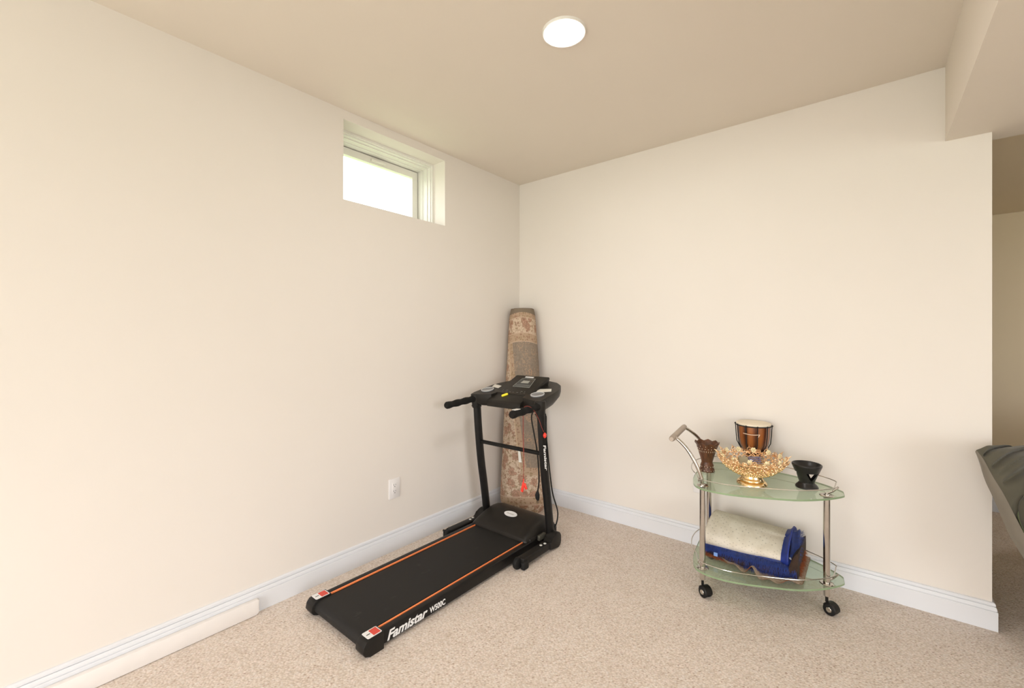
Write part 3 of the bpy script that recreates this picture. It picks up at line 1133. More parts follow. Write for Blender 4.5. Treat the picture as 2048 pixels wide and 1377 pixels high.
# housings over the posts + grips
for X in (LX, RX):
    m = MB()
    m.tube([(X, -.672, .815), (X, -.672, .835), (X, -.672, .868), (X, -.672, .874)], [.030, .034, .034, .028], 18)
    hsg = m.build('post_housing', M['console'], console)
    m = MB()
    pts = spline([(X, -.672, .843), (X, -.76, .837), (X, -.85, .831), (X, -.934, .826)], 10)
    rad = []
    for p in pts:
        tt = (p.y + .672) / (-.262)
        r = .0190
        if tt > .16:
            r = .0205 + .0018 * math.sin(tt * 22)
        if tt > .985:
            r = .016
        if tt < .16:
            r = .022
        rad.append(r)
    m.tube(pts, rad, 16)
    gp = m.build('handlebar', M['foam'], tm)
    if X == RX:
        m = MB()
        m.box(X - .013, X + .013, -.915, -.868, .848, .853, .003, mat=None)
        m.build('pulse_plate', M['bolt'], gp, label='bright metal pulse plate')

# power cord (draped from the foot up the right post, plug hanging behind the crossbar)
m = MB()
cp = spline([(.690, -.548, .10), (.700, -.530, .13), (.706, -.528, .20), (.702, -.575, .32), (.702, -.606, .46), (.703, -.628, .58), (.702, -.640, .68), (.690, -.625, .775)], 8)
cp2 = spline([(.575, -.590, .80), (.560, -.592, .75), (.580, -.594, .66), (.604, -.596, .56), (.616, -.598, .47), (.620, -.598, .38), (.610, -.598, .315)], 8)
m.tube(cp[:-1] + spline([(.690, -.625, .775), (.660, -.610, .806), (.600, -.592, .812), (.575, -.590, .80)], 6)[:-1] + cp2, .0042, 8)
cord = m.build('power_cord', M['rubber'], tm)
m = MB()
m.tube([(.610, -.598, .322), (.609, -.598, .312), (.608, -.598, .295), (.609, -.598, .275), (.613, -.598, .262)], [.005, .008, .014, .013, .007], 10)
m.tube([(.606, -.598, .264), (.608, -.598, .246)], .0018, 6)
m.tube([(.616, -.598, .264), (.618, -.598, .248)], .0018, 6)
m.build('plug', M['rubber'], cord)

# safety key draped over the right handlebar
sk = thing('safety_key', 'red safety key clip on a red lanyard hanging from the right treadmill handle', 'safety key', (.68, -.80, .40))
m = MB()
lp = spline([(.660, -.800, .450), (.658, -.800, .58), (.656, -.800, .72), (.657, -.800, .82), (.668, -.803, .852), (.690, -.790, .855), (.7015, -.765, .835), (.704, -.72, .78), (.708, -.690, .72), (.708, -.668, .69)], 8)
lp0 = lp
lp = spline([(.657, -.800, .450), (.664, -.801, .56), (.660, -.801, .70), (.660, -.801, .82)], 6)
m.tube(lp[::-1] + lp0[:1], .0011, 6)
m.tube(lp0, .0013, 6)
m.build('lanyard', M['red_cord'], sk)
m = MB()
m.sphere((.7085, -.664, .676), .0125, 2, (.8, .9, 1.3))
m.build('bead', M['red'], sk)
m = MB()
m.box(-.008, .008, -.005, .005, -.036, .018, .003, mat=Matrix.Translation((.657, -.800, .412)) @ Matrix.Rotation(R(14), 4, 'Y'))
m.box(-.007, .007, -.005, .005, -.024, .010, .003, mat=Matrix.Translation((.667, -.796, .417)) @ Matrix.Rotation(R(-24), 4, 'Y'))
m.tube([(.658, -.80, .425), (.659, -.80, .438), (.660, -.80, .451)], [.005, .0035, .0025], 8)
m.build('clip', M['red'], sk)

# ================================================================== ROLLED RUG
rg = thing('rolled_rug', 'rolled floral area rug standing on end in the corner behind the treadmill', 'rug', (.205, -.215, 0))
m = MB()
H = 1.452
c0, c1 = Vector((.203, -.213, 0)), Vector((.111, -.107, H))
fdir = Vector((math.sin(YAW), -math.cos(YAW), 0))     # the face turned into the room
rdir = Vector((math.cos(YAW), math.sin(YAW), 0))
NS, NH = 96, 60
rows, uvs, arcs = [], [], []


def rug_r(t):
    # bulged at the foot, slim at the top
    k = 1 - t / H
    r = .092 + .080 * (k ** 0.85)
    if t < .10:
        r -= .030 * (1 - t / .10) ** 2
    if t > 1.40:
        r -= .006 * (t - 1.40) / .05
    return r


hs = [H * (j / NH) for j in range(NH + 1)]
for t in hs:
    c = c0.lerp(c1, t / H)
    r = rug_r(t)
    row, ur, ar = [], [], []
    for i in range(NS + 1):
        ph = -PI + 2 * PI * i / NS
        # the spiral lap edge: small step at one side
        rr = r * (1 + .03 * (ph / PI) * (0.5 if abs(ph) < 2.4 else 0.2)) + .004 * mnoise.noise(Vector((ph * 2, t * 4, 3)))
        depth = .90
        p = c + rdir * (rr * math.sin(ph)) + fdir * (rr * math.cos(ph) * depth)
        row.append((p.x, p.y, max(p.z, 0)))
        ur.append(((math.sin(ph) + 1) / 2 if abs(ph) <= PI / 2 else (0 if ph < 0 else 1), t))
        ar.append((ph * .15, t))
    rows.append(row)
    uvs.append(ur)
    arcs.append(ar)
bm = m.bm
vv = [[bm.verts.new(p) for p in row] for row in rows]
l1 = bm.loops.layers.uv.new('UVMap')
l2 = bm.loops.layers.uv.new('Arc')
for j in range(NH):
    for i in range(NS):
        f = bm.faces.new([vv[j][i], vv[j][i + 1], vv[j + 1][i + 1], vv[j + 1][i]])
        for lp_, (jj, ii) in zip(f.loops, ((j, i), (j, i + 1), (j + 1, i + 1), (j + 1, i))):
            lp_[l1].uv = uvs[jj][ii]
            lp_[l2].uv = arcs[jj][ii]
m.build('pile', M['persian'], rg, smooth=60)
m = MB()      # spiral end seen at the top
sp_pts = []
ctop = c1 + Vector((0, 0, -.004))
for i in range(120):
    a = i / 120 * 5.2 * PI
    r = .020 + .066 * i / 120
    sp_pts.append(ctop + rdir * (r * math.sin(a)) + fdir * (r * math.cos(a) * .9))
m.tube(sp_pts, .0075, 8)
m.build('rolled_edge', simple('rug_edge_wool', (.17, .135, .10), .95, vary=.15, scale=60, bump=.4), rg, label='grey brown rolled edge')
m = MB()      # care tag on the face
tq = .47
for (u0, u1, z0, z1) in ((.375, .420, .365, .455),):
    def rp(u, z, h):
        c = c0.lerp(c1, z / H)
        ph = math.asin(2 * u - 1)
        r = rug_r(z) * (1 + .03 * (ph / PI) * .5) + h
        return c + rdir * (r * math.sin(ph)) + fdir * (r * math.cos(ph) * .9 + h)
    P1 = [[rp(u0 + (u1 - u0) * a / 3 + (.021 + .0075 * a) * (1 - b / 4), z1 + (z0 - z1) * (1 - b / 4), .006) for a in range(4)] for b in range(5)]
    P2 = [[rp(u0 + (u1 - u0) * a / 3 + (.021 + .0075 * a) * (1 - b / 4), z1 + (z0 - z1) * (1 - b / 4), .008) for a in range(4)] for b in range(5)]
    m.grid(P1)
    m.grid(P2)
m.build('care_tag', M['label'], rg, label='cream care tag')

# ================================================================== GLASS CART
CO = Vector((1.437, -.30, 0))
ce, cn = Vector((.9917, .1287, 0)), Vector((-.1287, .9917, 0))


def cl(u, v, z=0):
    return CO + ce * u + cn * v + Vector((0, 0, z))


ZU, ZL, TH = .525, .130, .008
half = [(.000, .06), (.002, .110), (.008, .160), (.020, .215), (.040, .252), (.070, .272), (.105, .282), (.165, .286), (.215, .279), (.265, .267), (.36, .236), (.454, .198), (.548, .128), (.600, .071), (.622, .040), (.627, .028)]
outl = [Vector((p.x, p.y, 0)) for p in spline([cl(u, -v) for u, v in half], 4)] + [Vector((p.x, p.y, 0)) for p in spline([cl(u, v * .9) for u, v in reversed(half)], 4)]
cart = thing('bar_cart', 'chrome and green glass two-tier serving cart on casters by the back wall', 'cart', (1.72, -.28, 0))
for zt in (ZU, ZL):
    m = MB()
    m.prism([(p.x, p.y) for p in outl], zt - TH, zt, mi=0, mi_side=1)
    m.build('glass_shelf', [M['glass'], M['glass_edge']], cart, smooth=30)

LEGS = [(1.527, -.515), (1.447, -.112), (2.000, -.303)]
for i, (x, y) in enumerate(LEGS):
    m = MB()
    m.tube([(x, y, .075), (x, y, .122)], .0125, 20)
    m.tube([(x, y, .130), (x, y, .517)], .0135, 20)
    m.lathe([(.0, .0), (.0125, .0), (.0125, .006), (.007, .008), (.007, .014), (.0, .0155)], (x, y, ZU), 20)
    leg = m.build('leg', M['chrome'], cart)
    for zt in (ZL, ZU):
        m = MB()
        m.lathe([(.0136, .0), (.024, .0), (.024, .002), (.0136, .004)], (x, y, zt), 24)
        m.build('flange', M['chrome'], leg)
    # caster
    ang = R(-32) if i == 0 else (R(-15) if i == 1 else R(-24))
    sw = Vector((math.cos(ang), math.sin(ang), 0))
    cc = Vector((x, y, .026)) + sw * .018
    mt5 = Matrix.Translation(cc) @ Matrix.Rotation(ang, 4, 'Z') @ Matrix.Rotation(R(90), 4, 'X')
    m = MB()
    for s in (-1, 1):
        mm5 = mt5 @ Matrix.Translation((0, 0, s * .0125))
        m.lathe([(.006, -.008), (.021, -.008), (.0255, -.005), (.026, 0), (.0255, .005), (.021, .008), (.006, .008)], n=28, mat=mm5)
    m.tube([cc + Vector((0, 0, .0)), cc + Vector((0, 0, .001))], .004, 8)
    cas = m.build('caster', M['rubber'], cart)
    m = MB()
    # hood fender over the twin wheels and the stem
    fr_ = []
    for k_ in range(11):
        a = R(-10 + k_ * 16)
        row = []
        for w in (-.021, -.017, .017, .021):
            rr = .0285 if abs(w) < .02 else .025
            row.append((rr * math.cos(a), rr * math.sin(a), w))
        fr_.append(row)
    m.grid(fr_, mat=mt5)
    m.tube([cc - sw * .018 + Vector((0, 0, .022)), cc - sw * .018 + Vector((0, 0, .056))], .006, 12)
    m.build('caster_fender', M['black_plastic'], cas)
    for s in (-1, 1):
        m = MB()
        m.lathe([(0, s * .0225), (.010, s * .0222), (.0115, s * .0205)], n=18, mat=mt5)
        m.build('hub_cap', M['chrome'], cas)


# guard rails
def guard_rail(zt):
    zr = zt + .036
    fl = Vector((1.527, -.528, zr - .006))
    tipf = Vector((2.040, -.262, zr))
    front = spline([fl + Vector((-.02, .018, .002)), fl, cl(.165, -.270, zr), cl(.265, -.252, zr), cl(.36, -.222, zr), cl(.454, -.184, zr), cl(.548, -.113, zr), tipf], 8)
    m_ = MB()
    m_.tube(front, .0024, 8)
    back = spline([Vector((1.508, -.512, zt + .020)), cl(.022, -.15, zr - .010), cl(-.010, -.09, zr), cl(-.024, .02, zr), cl(-.008, .13, zr), cl(.045, .215, zr), cl(.13, .245, zr), cl(.265, .232, zr), cl(.36, .206, zr), cl(.454, .172, zr), cl(.548, .112, zr), cl(.598, .058, zr), cl(.600, .040, zr - .006), Vector((2.022, -.255, zt + .016))], 8)
    m_.tube(back, .0024, 8)
    # posts and tip bracket
    m_.tube([tipf, Vector((2.020, -.262, zt + .012)), Vector((2.005, -.290, zt + .008))], .0045, 8)
    m_.tube([fl + Vector((0, .006, -.03)), fl + Vector((0, .002, .004))], .0035, 8)
    m_.sphere(Vector((1.508, -.512, zt + .020)), .006, 1)
    m_.lathe([(.0, .0035), (.026, .003), (.028, .0)], (2.000, -.303, zt + .001), 20)
    m_.lathe([(.0, .0035), (.024, .003), (.027, .0)], (1.527, -.515, zt + .001), 20)
    return m_.build('guard_rail', M['chrome'], cart)


guard_rail(ZU)
guard_rail(ZL)

# push handle
m = MB()
near = spline([(1.527, -.515, .527), (1.521, -.522, .57), (1.497, -.530, .634), (1.461, -.532, .692), (1.420, -.528, .729), (1.393, -.528, .742)], 8)
far = spline([(1.447, -.112, .527), (1.446, -.125, .575), (1.432, -.165, .640), (1.410, -.205, .690), (1.382, -.240, .725), (1.362, -.262, .742)], 8)
m.tube(near, .0085, 14)
m.build('handle_arm', M['chrome'], cart)
m = MB()
m.tube(far, .0085, 14)
m.build('handle_arm', M['chrome'], cart)
m = MB()
ga, gb = Vector((1.398, -.572, .739)), Vector((1.354, -.238, .743))
gp_ = [ga.lerp(gb, t) for t in (0, .02, .06, .5, .94, .98, 1)]
m.tube(gp_, [.010, .013, .0145, .0145, .0145, .013, .010], 16)
m.build('handle_grip', M['grip'], cart, label='satin bronze grip bar')

# ------------------------------------------------------------------ items on the top shelf
# carved wooden cup
px, py = 1.476, -.256
pot = thing('carved_cup', 'dark brown carved wooden goblet with zigzag rim on the left end of the glass cart', 'goblet', (px, py, ZU))
m = MB()


def zig(a, r, z):
    if z > .148:
        return -.009 * abs(((a * 9 / (2 * PI)) % 1) * 2 - 1)
    return 0


m.lathe([(0, 0), (.037, 0), (.0385, .004), (.037, .012), (.033, .020), (.0325, .026), (.034, .030), (.031, .038), (.0275, .047), (.0285, .055), (.034, .075), (.041, .098),
         (.047, .118), (.051, .130), (.0525, .133), (.0535, .140), (.061, .158), (.0585, .158), (.051, .140), (.044, .120), (.030, .075), (.0, .058)],
        (px, py, ZU), 72, zfun=zig)
m.build('cup_body', M['carved'], pot, smooth=50)
for band in (((.138, .0545, 12, .0018), (.124, .0500, 20, .0020), (.112, .0463, 26, .0018), (.107, .0447, 26, .0014)), ((.028, .0345, 14, .0020), (.008, .0388, 14, .0020))):
    m = MB()
    for (zr, rr, nn, sz) in band:
        for k_ in range(nn):
            a = 2 * PI * (k_ + .3) / nn
            m.sphere((px + rr * math.cos(a), py + rr * math.sin(a), ZU + zr), sz, 1)
    m.build('inlaid_dots', M['white_dot'], pot, label='small pale dots')

# gold bowl
bx, by = 1.705, -.337
bowl = thing('gold_bowl', 'ornate gold filigree pedestal bowl with flower rim in the middle of the glass cart', 'bowl', (bx, by, ZU))
m = MB()
m.lathe([(0, 0), (.064, 0), (.067, .003), (.066, .010), (.060, .017), (.0545, .020), (.0545, .024), (.050, .030), (.0475, .034), (.0475, .038), (.044, .044), (.045, .052), (.052, .056), (.0, .058)], (bx, by, ZU), 64)
m.build('pedestal', M['gold'], bowl, smooth=40)


def bowl_pt(a, s, out=0.0):
    """s: 0 at the foot of the bowl .. 1 at the rim"""
    r = .046 + .101 * s ** .86
    z = .050 + .020 * s + .052 * s ** 2.0
    lobes = 1 + .03 * s * math.cos(a * 12)
    return Vector((bx + (r * lobes + out) * math.cos(a), by + (r * lobes + out) * math.sin(a), ZU + z - out * .5))


m = MB()      # pierced filigree wall: two skins with lens-shaped holes
NA, NSR = 144, 18


for off in (0.0, -.0025):
    m.grid([[bowl_pt(2 * PI * j / NA, .50 * i / NSR, off) for j in range(NA)] for i in range(NSR + 1)], close_v=True)
m.build('bowl_cup', M['rose_gold'], bowl, smooth=60)
m = MB()      # pierced lace above the solid cup: rows of rings and scrolls
rnd = random.Random(3)
for row, s in enumerate((.50, .60, .70, .80, .90, .99)):
    n_ = 30
    for k_ in range(n_):
        a = 2 * PI * (k_ + .5 * (row % 2)) / n_
        p = bowl_pt(a, s, 0)
        e1 = (bowl_pt(a + .02, s) - bowl_pt(a - .02, s)).normalized()
        e2 = (bowl_pt(a, min(1, s + .02)) - bowl_pt(a, s - .02)).normalized()
        rr = .0085 + .0050 * s
        m.tube([p + e1 * (rr * math.cos(t)) + e2 * (rr * .8 * math.sin(t)) for t in [2 * PI * q / 9 for q in range(9)]], .0019, 5, closed=True)
        if rnd.random() < .7:
            m.sphere(p + e1 * rnd.uniform(-.004, .004), .0030 + .0022 * rnd.random(), 1)
for s in (.50, .99):
    m.tube([bowl_pt(2 * PI * q / 96, s) for q in range(96)], .0024, 6, closed=True)
m.build('filigree_wall', M['rose_gold'], bowl, smooth=60)
m = MB()      # cast beads and scrolls standing out of the wall
for row, s in enumerate((.06, .15, .24, .33, .42, .51, .62, .74, .86)):
    n_ = 34
    for k_ in range(n_):
        a = 2 * PI * (k_ + .5 * (row % 2)) / n_
        p = bowl_pt(a, s, .0022)
        r = .0036 + .0022 * rnd.random() + .0008 * s
        if s < .55 or rnd.random() < .55:
            m.sphere(p, r, 1)
        if k_ % 2 == row % 2 and s < .8:
            q = bowl_pt(a + .08, s + .06, .004)
            m.tube([p, (p + q) / 2 + Vector((0, 0, .004)), q], [.0026, .0026, .0014], 5)
m.build('cast_beads', M['gold'], bowl, smooth=60)
m = MB()      # scalloped crown of loops and leaf tips
for k_ in range(24):
    a = 2 * PI * k_ / 24
    p = bowl_pt(a, 1.0, 0)
    o_ = Vector((math.cos(a), math.sin(a), 0))
    tdir = Vector((-math.sin(a), math.cos(a), 0))
    up_ = (o_ * .45 + Vector((0, 0, .9))).normalized()
    h = .020 if k_ % 2 else .013
    loop = [p + tdir * (.010 * math.cos(t)) + up_ * (h * .6 + h * .6 * math.sin(t)) for t in [2 * PI * q / 10 for q in range(10)]]
    m.tube(loop, .0022, 6, closed=True)
    if k_ % 2:
        m.tube([p + up_ * h, p + up_ * (h + .006) + o_ * .003, p + up_ * (h + .014) + o_ * .008], [.004, .003, .0006], 6)
    m.sphere(p + up_ * (h * .55), .0042, 1)
m.build('rim_scrolls', M['rose_gold'], bowl, smooth=60)
for k_ in range(12):
    a = 2 * PI * (k_ + .25) / 12
    p = bowl_pt(a, .97, -.006) + Vector((0, 0, .012))
    o_ = Vector((-math.cos(a), -math.sin(a), .35)).normalized()
    t1 = Vector((-math.sin(a), math.cos(a), 0))
    t2 = o_.cross(t1)
    m = MB()
    for q in range(6):
        b = 2 * PI * q / 6
        dv = t1 * math.cos(b) + t2 * math.sin(b)
        side_ = o_.cross(dv)
        m.grid([[p + dv * .003 + side_ * -.002, p + dv * .003 + side_ * .002], [p + dv * .008 + side_ * -.0055 + o_ * .003, p + dv * .008 + side_ * .0055 + o_ * .003],
                [p + dv * .013 + side_ * -.003 + o_ * .006, p + dv * .013 + side_ * .003 + o_ * .006]])
        m.sphere(p + dv * .0075 + o_ * .002, .0042, 1, (1, 1, .6))
    m.sphere(p + o_ * .003, .0035, 1)
    m.build('rim_flower', M['enamel'], bowl, smooth=60)

# plastic cup lying in the bowl
cu_ = thing('plastic_cup', 'clear plastic cup with blue stripes lying inside the gold bowl', 'cup', (bx, by, ZU + .075))
cdir = Vector((.93, .30, .06)).normalized()
ca = Vector((bx - .004, by - .010, ZU + .102)) - cdir * .055
mt6 = Matrix.Translation(ca) @ Vector((0, 0, 1)).rotation_difference(cdir).to_matrix().to_4x4()
m = MB()
m.lathe([(0, 0), (.028, 0), (.030, .003), (.034, .105), (.0355, .110), (.0335, .110), (.0325, .105), (.0285, .005), (0, .004)], n=32, mat=mt6)
m.build('cup_wall', M['clear_plastic'], cu_)
m = MB()
for (a0, a1, z0, z1) in ((-2.6, -2.35, .045, .098), (-2.2, -2.02, .045, .100), (-1.88, -1.74, .040, .098), (-1.60, -1.5, .05, .095)):
    rr_ = []
    for q in range(5):
        a = a0 + (a1 - a0) * q / 4
        rr_.append([((.0315 + z * .036) * math.cos(a), (.0315 + z * .036) * math.sin(a), z) for z in (z0, z1)])
    m.grid(rr_, mat=mt6)
m.build('printed_stripes', simple('blue_print', (.15, .16, .30), .4), cu_, smooth=0, label='dark blue stripes')
m = MB()
m.lathe([(0, .006), (.026, .006), (.0285, .040), (.029, .044), (0, .044)], n=24, mat=mt6)
m.build('cup_filling', simple('pale_filling', (.70, .62, .46), .6), cu_, label='pale wrapped filling')

# drum
dx, dy = 1.668, -.100
dr = thing('hand_drum', 'small brown goblet hand drum with black ropes standing behind the gold bowl', 'drum', (dx, dy, ZU))
m = MB()
dp = [(0, 0), (.052, 0), (.054, .004), (.050, .020), (.042, .050), (.038, .075), (.040, .092), (.048, .108), (.060, .124), (.070, .146), (.0755, .175), (.0785, .210), (.080, .238), (.080, .246)]
m.lathe(dp, (dx, dy, ZU), 60)
m.build('shell', M['drum_wood'], dr, smooth=40)
m = MB()
m.lathe([(.082, .238), (.0825, .246), (.0815, .2505), (.078, .2525), (.04, .254), (0, .254)], (dx, dy, ZU), 60)
m.build('drum_skin', M['drumskin'], dr)
m = MB()
m.tube([(dx + .0845 * math.cos(a), dy + .0845 * math.sin(a), ZU + .240) for a in [2 * PI * k_ / 60 for k_ in range(60)]], .0030, 8, closed=True)
m.build('rope_ring', M['black_rope'], dr)
m = MB()
m.tube([(dx + .0495 * math.cos(a), dy + .0495 * math.sin(a), ZU + .104) for a in [2 * PI * k_ / 48 for k_ in range(48)]], .0055, 8, closed=True)
m.build('rope_ring', M['black_rope'], dr)
for k_ in range(10):
    m = MB()
    a = 2 * PI * (k_ + .15) / 10
    ca_, sa_ = math.cos(a), math.sin(a)
    pts = [(dx + r * ca_, dy + r * sa_, ZU + z) for r, z in ((.0870, .243), (.0850, .225), (.0830, .190), (.0790, .150), (.066, .124), (.0535, .106))]
    m.tube(pts, .0022, 6)
    m.sphere((dx + .0865 * ca_, dy + .0865 * sa_, ZU + .241), .0055, 1)
    m.build('tension_rope', M['black_rope'], dr)
m = MB()
m.sphere((dx + .056 * math.cos(-.35), dy + .056 * math.sin(-.35), ZU + .112), .014, 2, (1, 1, .9))
m.build('rope_knot', M['black_rope'], dr)
m = MB()
cpts = []
for q in range(9):
    a = R(-112 + q * 6.5)
    cpts.append((dx + .0870 * math.cos(a), dy + .0870 * math.sin(a), ZU + .205 - .003 * math.sin(q / 8 * PI)))
m.tube(cpts, .0022, 6)
a = R(-62)
m.tube([cpts[-1], (dx + .088 * math.cos(a - .05), dy + .088 * math.sin(a - .05), ZU + .193)], .0020, 6)
m.build('hanging_cord', M['cream_cord'], dr, label='thin cream cord')

dr.scale = (1, 1, 1.027)

# black clay burner
kx, ky = 1.918, -.228
br = thing('incense_burner', 'black clay incense burner with cut-out stem on the right end of the glass cart', 'incense burner', (kx, ky, ZU))
m = MB()
NA, NZ = 264, 66


def br_r(z):
    pr_ = [(0, .046), (.004, .0475), (.012, .0435), (.020, .036), (.027, .031), (.034, .033), (.05, .038), (.065, .044), (.080, .050), (.092, .0545), (.102, .0585), (.110, .0615), (.116, .0615)]
    for (z0, r0), (z1, r1) in zip(pr_, pr_[1:]):
        if z0 <= z <= z1:
            return r0 + (r1 - r0) * (z - z0) / (z1 - z0)
    return pr_[-1][1]


ZT = .116


def cut(i, j):
    z = (i + .5) / NZ * ZT
    if not (.040 < z < .079):
        return False
    a = ((j + .5) / NA * 2 * PI - R(-54)) % (2 * PI / 3)
    d = min(a, 2 * PI / 3 - a)
    return d < .04 + .56 * ((z - .040) / .040) ** .8


tilt = Matrix.Translation((kx, ky, ZU))
for dr_ in (0, -.006):
    m.grid([[((br_r(i / NZ * ZT) + dr_) * math.cos(2 * PI * j / NA), (br_r(i / NZ * ZT) + dr_) * math.sin(2 * PI * j / NA), i / NZ * ZT) for j in range(NA)] for i in range(NZ + 1)], close_v=True, mat=tilt, skip=cut)
m.lathe([(.0615, .116), (.0590, .1180), (.0555, .116)], (kx, ky, ZU), NA)
m.build('burner_stem', M['black_clay'], br, smooth=50)
m = MB()
m.lathe([(.0555, .115), (.047, .099), (.036, .090), (.018, .0865), (0, .0855), (0, .082), (.03, .083), (.046, .087)], (kx, ky, ZU), 48)
m.build('burner_dish', M['black_clay'], br, smooth=50)
br.scale = (1, 1, .955)

# ================================================================== TEXTILES on the lower shelf
# bottom: tan patterned cloth with orange underside and a curled front edge
tc = thing('tan_cloth', 'crumpled tan patterned cloth with orange underside under the blue mat', 'cloth', (1.75, -.30, ZL))
NXc, NYc = 60, 34


def cloth_pt(i, j, off):
    u, v = i / NXc, j / NYc
    x = 1.565 + .355 * u
    yf = -.405 - .075 * math.sin(min(1, u * 1.25) * PI * .62) + (.06 * max(0, u - .80) / .2)
    y = yf + v * (-.09 - yf)
    z = .006 + .004 * mnoise.noise(Vector((x * 20, y * 20, 0)))
    # curled front edge: two arches
    front = max(0, 1 - v / .30)
    arch = .032 * math.exp(-((u - .46) / .055) ** 2) + .012 * math.exp(-((u - .86) / .10) ** 2) + .010 * math.exp(-((u - .15) / .14) ** 2)
    z += arch * front ** .6 + .006 * front * (1 + math.sin(u * 31))
    return Vector((x, y, ZL + z + off))


m = MB()
m.grid([[cloth_pt(i, j, .004) for j in range(NYc + 1)] for i in range(NXc + 1)])
m.build('cloth_top', M['tan_cloth'], tc, smooth=80)
m = MB()
m.grid([[cloth_pt(i, j, -.001 if j else .0035) for j in range(NYc + 1)] for i in range(NXc + 1)])
m.build('cloth_underside', M['orange_cloth'], tc, smooth=80, label='burnt orange underside')

# middle: dark brown shaggy mat, only its right end and a strip at the front show
bmx = thing('brown_mat', 'dark brown pile mat folded beneath the blue fringed mat, right end showing', 'mat', (1.72, -.26, ZL + .02))


def slab(x0, x1, yfun, z0f, z1f, nx=30, ny=14, nzz=5, amp=.003, seed=0):
    """soft-edged slab as closed mesh; returns MB"""
    mm = MB()
    rows = []
    for i in range(nx + 1):
        u = i / nx
        x = x0 + (x1 - x0) * u
        y0, y1 = yfun(u)
        row = []
        loop = []
        for j in range(ny + 1):
            loop.append((j / ny, 0))
        for j in range(1, nzz):
            loop.append((1, j / nzz))
        for j in range(ny + 1):
            loop.append((1 - j / ny, 1))
        for j in range(1, nzz):
            loop.append((0, 1 - j / nzz))
        for (a, b) in loop:
            bul = .010 * math.sin(b * PI)
            y = y0 + (y1 - y0) * a + (-bul if a == 0 else (bul if a == 1 else 0))
            z = z0f(u, a) + (z1f(u, a) - z0f(u, a)) * b
            z += amp * mnoise.noise(Vector((x * 18, y * 18, b * 3 + seed)))
            row.append((x, y, z))
        rows.append(row)
    mm.grid(rows, close_v=True)
    for r in (rows[0], rows[-1]):
        f = mm.bm.faces.new([mm.bm.verts.new(p) for p in r])
        bmesh.ops.triangulate(mm.bm, faces=[f])
    return mm


mm = slab(1.515, 1.900, lambda u: (-.385 - .03 * math.sin(u * PI), -.085), lambda u, a: ZL + .016, lambda u, a: ZL + .038 + .012 * u + .085 * max(0, (u - .90) / .10) ** .5 * (1 - .3 * a))
mm.build('mat_pile', M['brown_fur'], bmx, smooth=70)

# blue shag mat folded with its dotted backing outwards
bl = thing('blue_mat', 'royal blue shaggy mat folded with cream dotted backing outside on the lower shelf', 'mat', (1.69, -.26, ZL + .05))
# backing: folded-over sheet, higher at the back left, rolled over at the front
NXb, NYb = 48, 40


def back_pt(u, v, off=0.0):
    """u along x, v from the front lower edge over the roll to the rear"""
    x = 1.500 + .338 * u
    lift = -.020 * u
    # profile: front lower edge, bulge, top, back
    prof_ = [(-.385, .050), (-.408, .074), (-.405, .108), (-.372, .138), (-.31, .162), (-.24, .172), (-.17, .165), (-.115, .140), (-.095, .100), (-.095, .060)]
    t = v * (len(prof_) - 1)
    k_ = min(int(t), len(prof_) - 2)
    f = t - k_
    p0 = prof_[max(0, k_ - 1)]
    p1, p2 = prof_[k_], prof_[k_ + 1]
    p3 = prof_[min(len(prof_) - 1, k_ + 2)]

    def cr(a, b, c, d): return .5 * ((2 * b) + (-a + c) * f + (2 * a - 5 * b + 4 * c - d) * f * f + (-a + 3 * b - 3 * c + d) * f ** 3)
    y = cr(p0[0], p1[0], p2[0], p3[0])
    z = cr(p0[1], p1[1], p2[1], p3[1])
    y += .018 * u * (1 if v < .5 else 0.2) + .01
    zz = ZL + z + (lift * min(1, max(0, (v - .12) / .2)) + .006 * u * (1 if v < .12 else 0)) + .004 * mnoise.noise(Vector((x * 9, y * 9, 1)))
    return Vector((x, y, zz - off))


m = MB()
bm = m.bm
uvl = bm.loops.layers.uv.new('UVMap')
rowsb = [[bm.verts.new(back_pt(i / NXb, j / NYb)) for j in range(NYb + 1)] for i in range(NXb + 1)]
for i in range(NXb):
    for j in range(NYb):
        f = bm.faces.new([rowsb[i][j], rowsb[i + 1][j], rowsb[i + 1][j + 1], rowsb[i][j + 1]])
        for lp_, (ii, jj) in zip(f.loops, ((i, j), (i + 1, j), (i + 1, j + 1), (i, j + 1))):
            lp_[uvl].uv = (ii / NXb * .338, jj / NYb * .46)
bo = m.build('dotted_backing', M['dotted'], bl, smooth=80)
sol = bo.modifiers.new('thickness', 'SOLIDIFY')
sol.thickness = .005
sol.offset = -1
# blue pile core inside the fold
m = MB()
m.grid([[back_pt(.01 + .98 * i / 20, j / 30, .008) * 1.0 + Vector((0, .006 if j < 15 else -.006, 0)) for j in range(31)] for i in range(21)])
for u in (.01, .99):
    f = m.bm.faces.new([m.bm.verts.new(back_pt(u, j / 30, .008) + Vector((0, .006 if j < 15 else -.006, 0))) for j in range(31)])
    bmesh.ops.triangulate(m.bm, faces=[f])
m.build('pile_core', M['blue_fur'], bl, smooth=70)
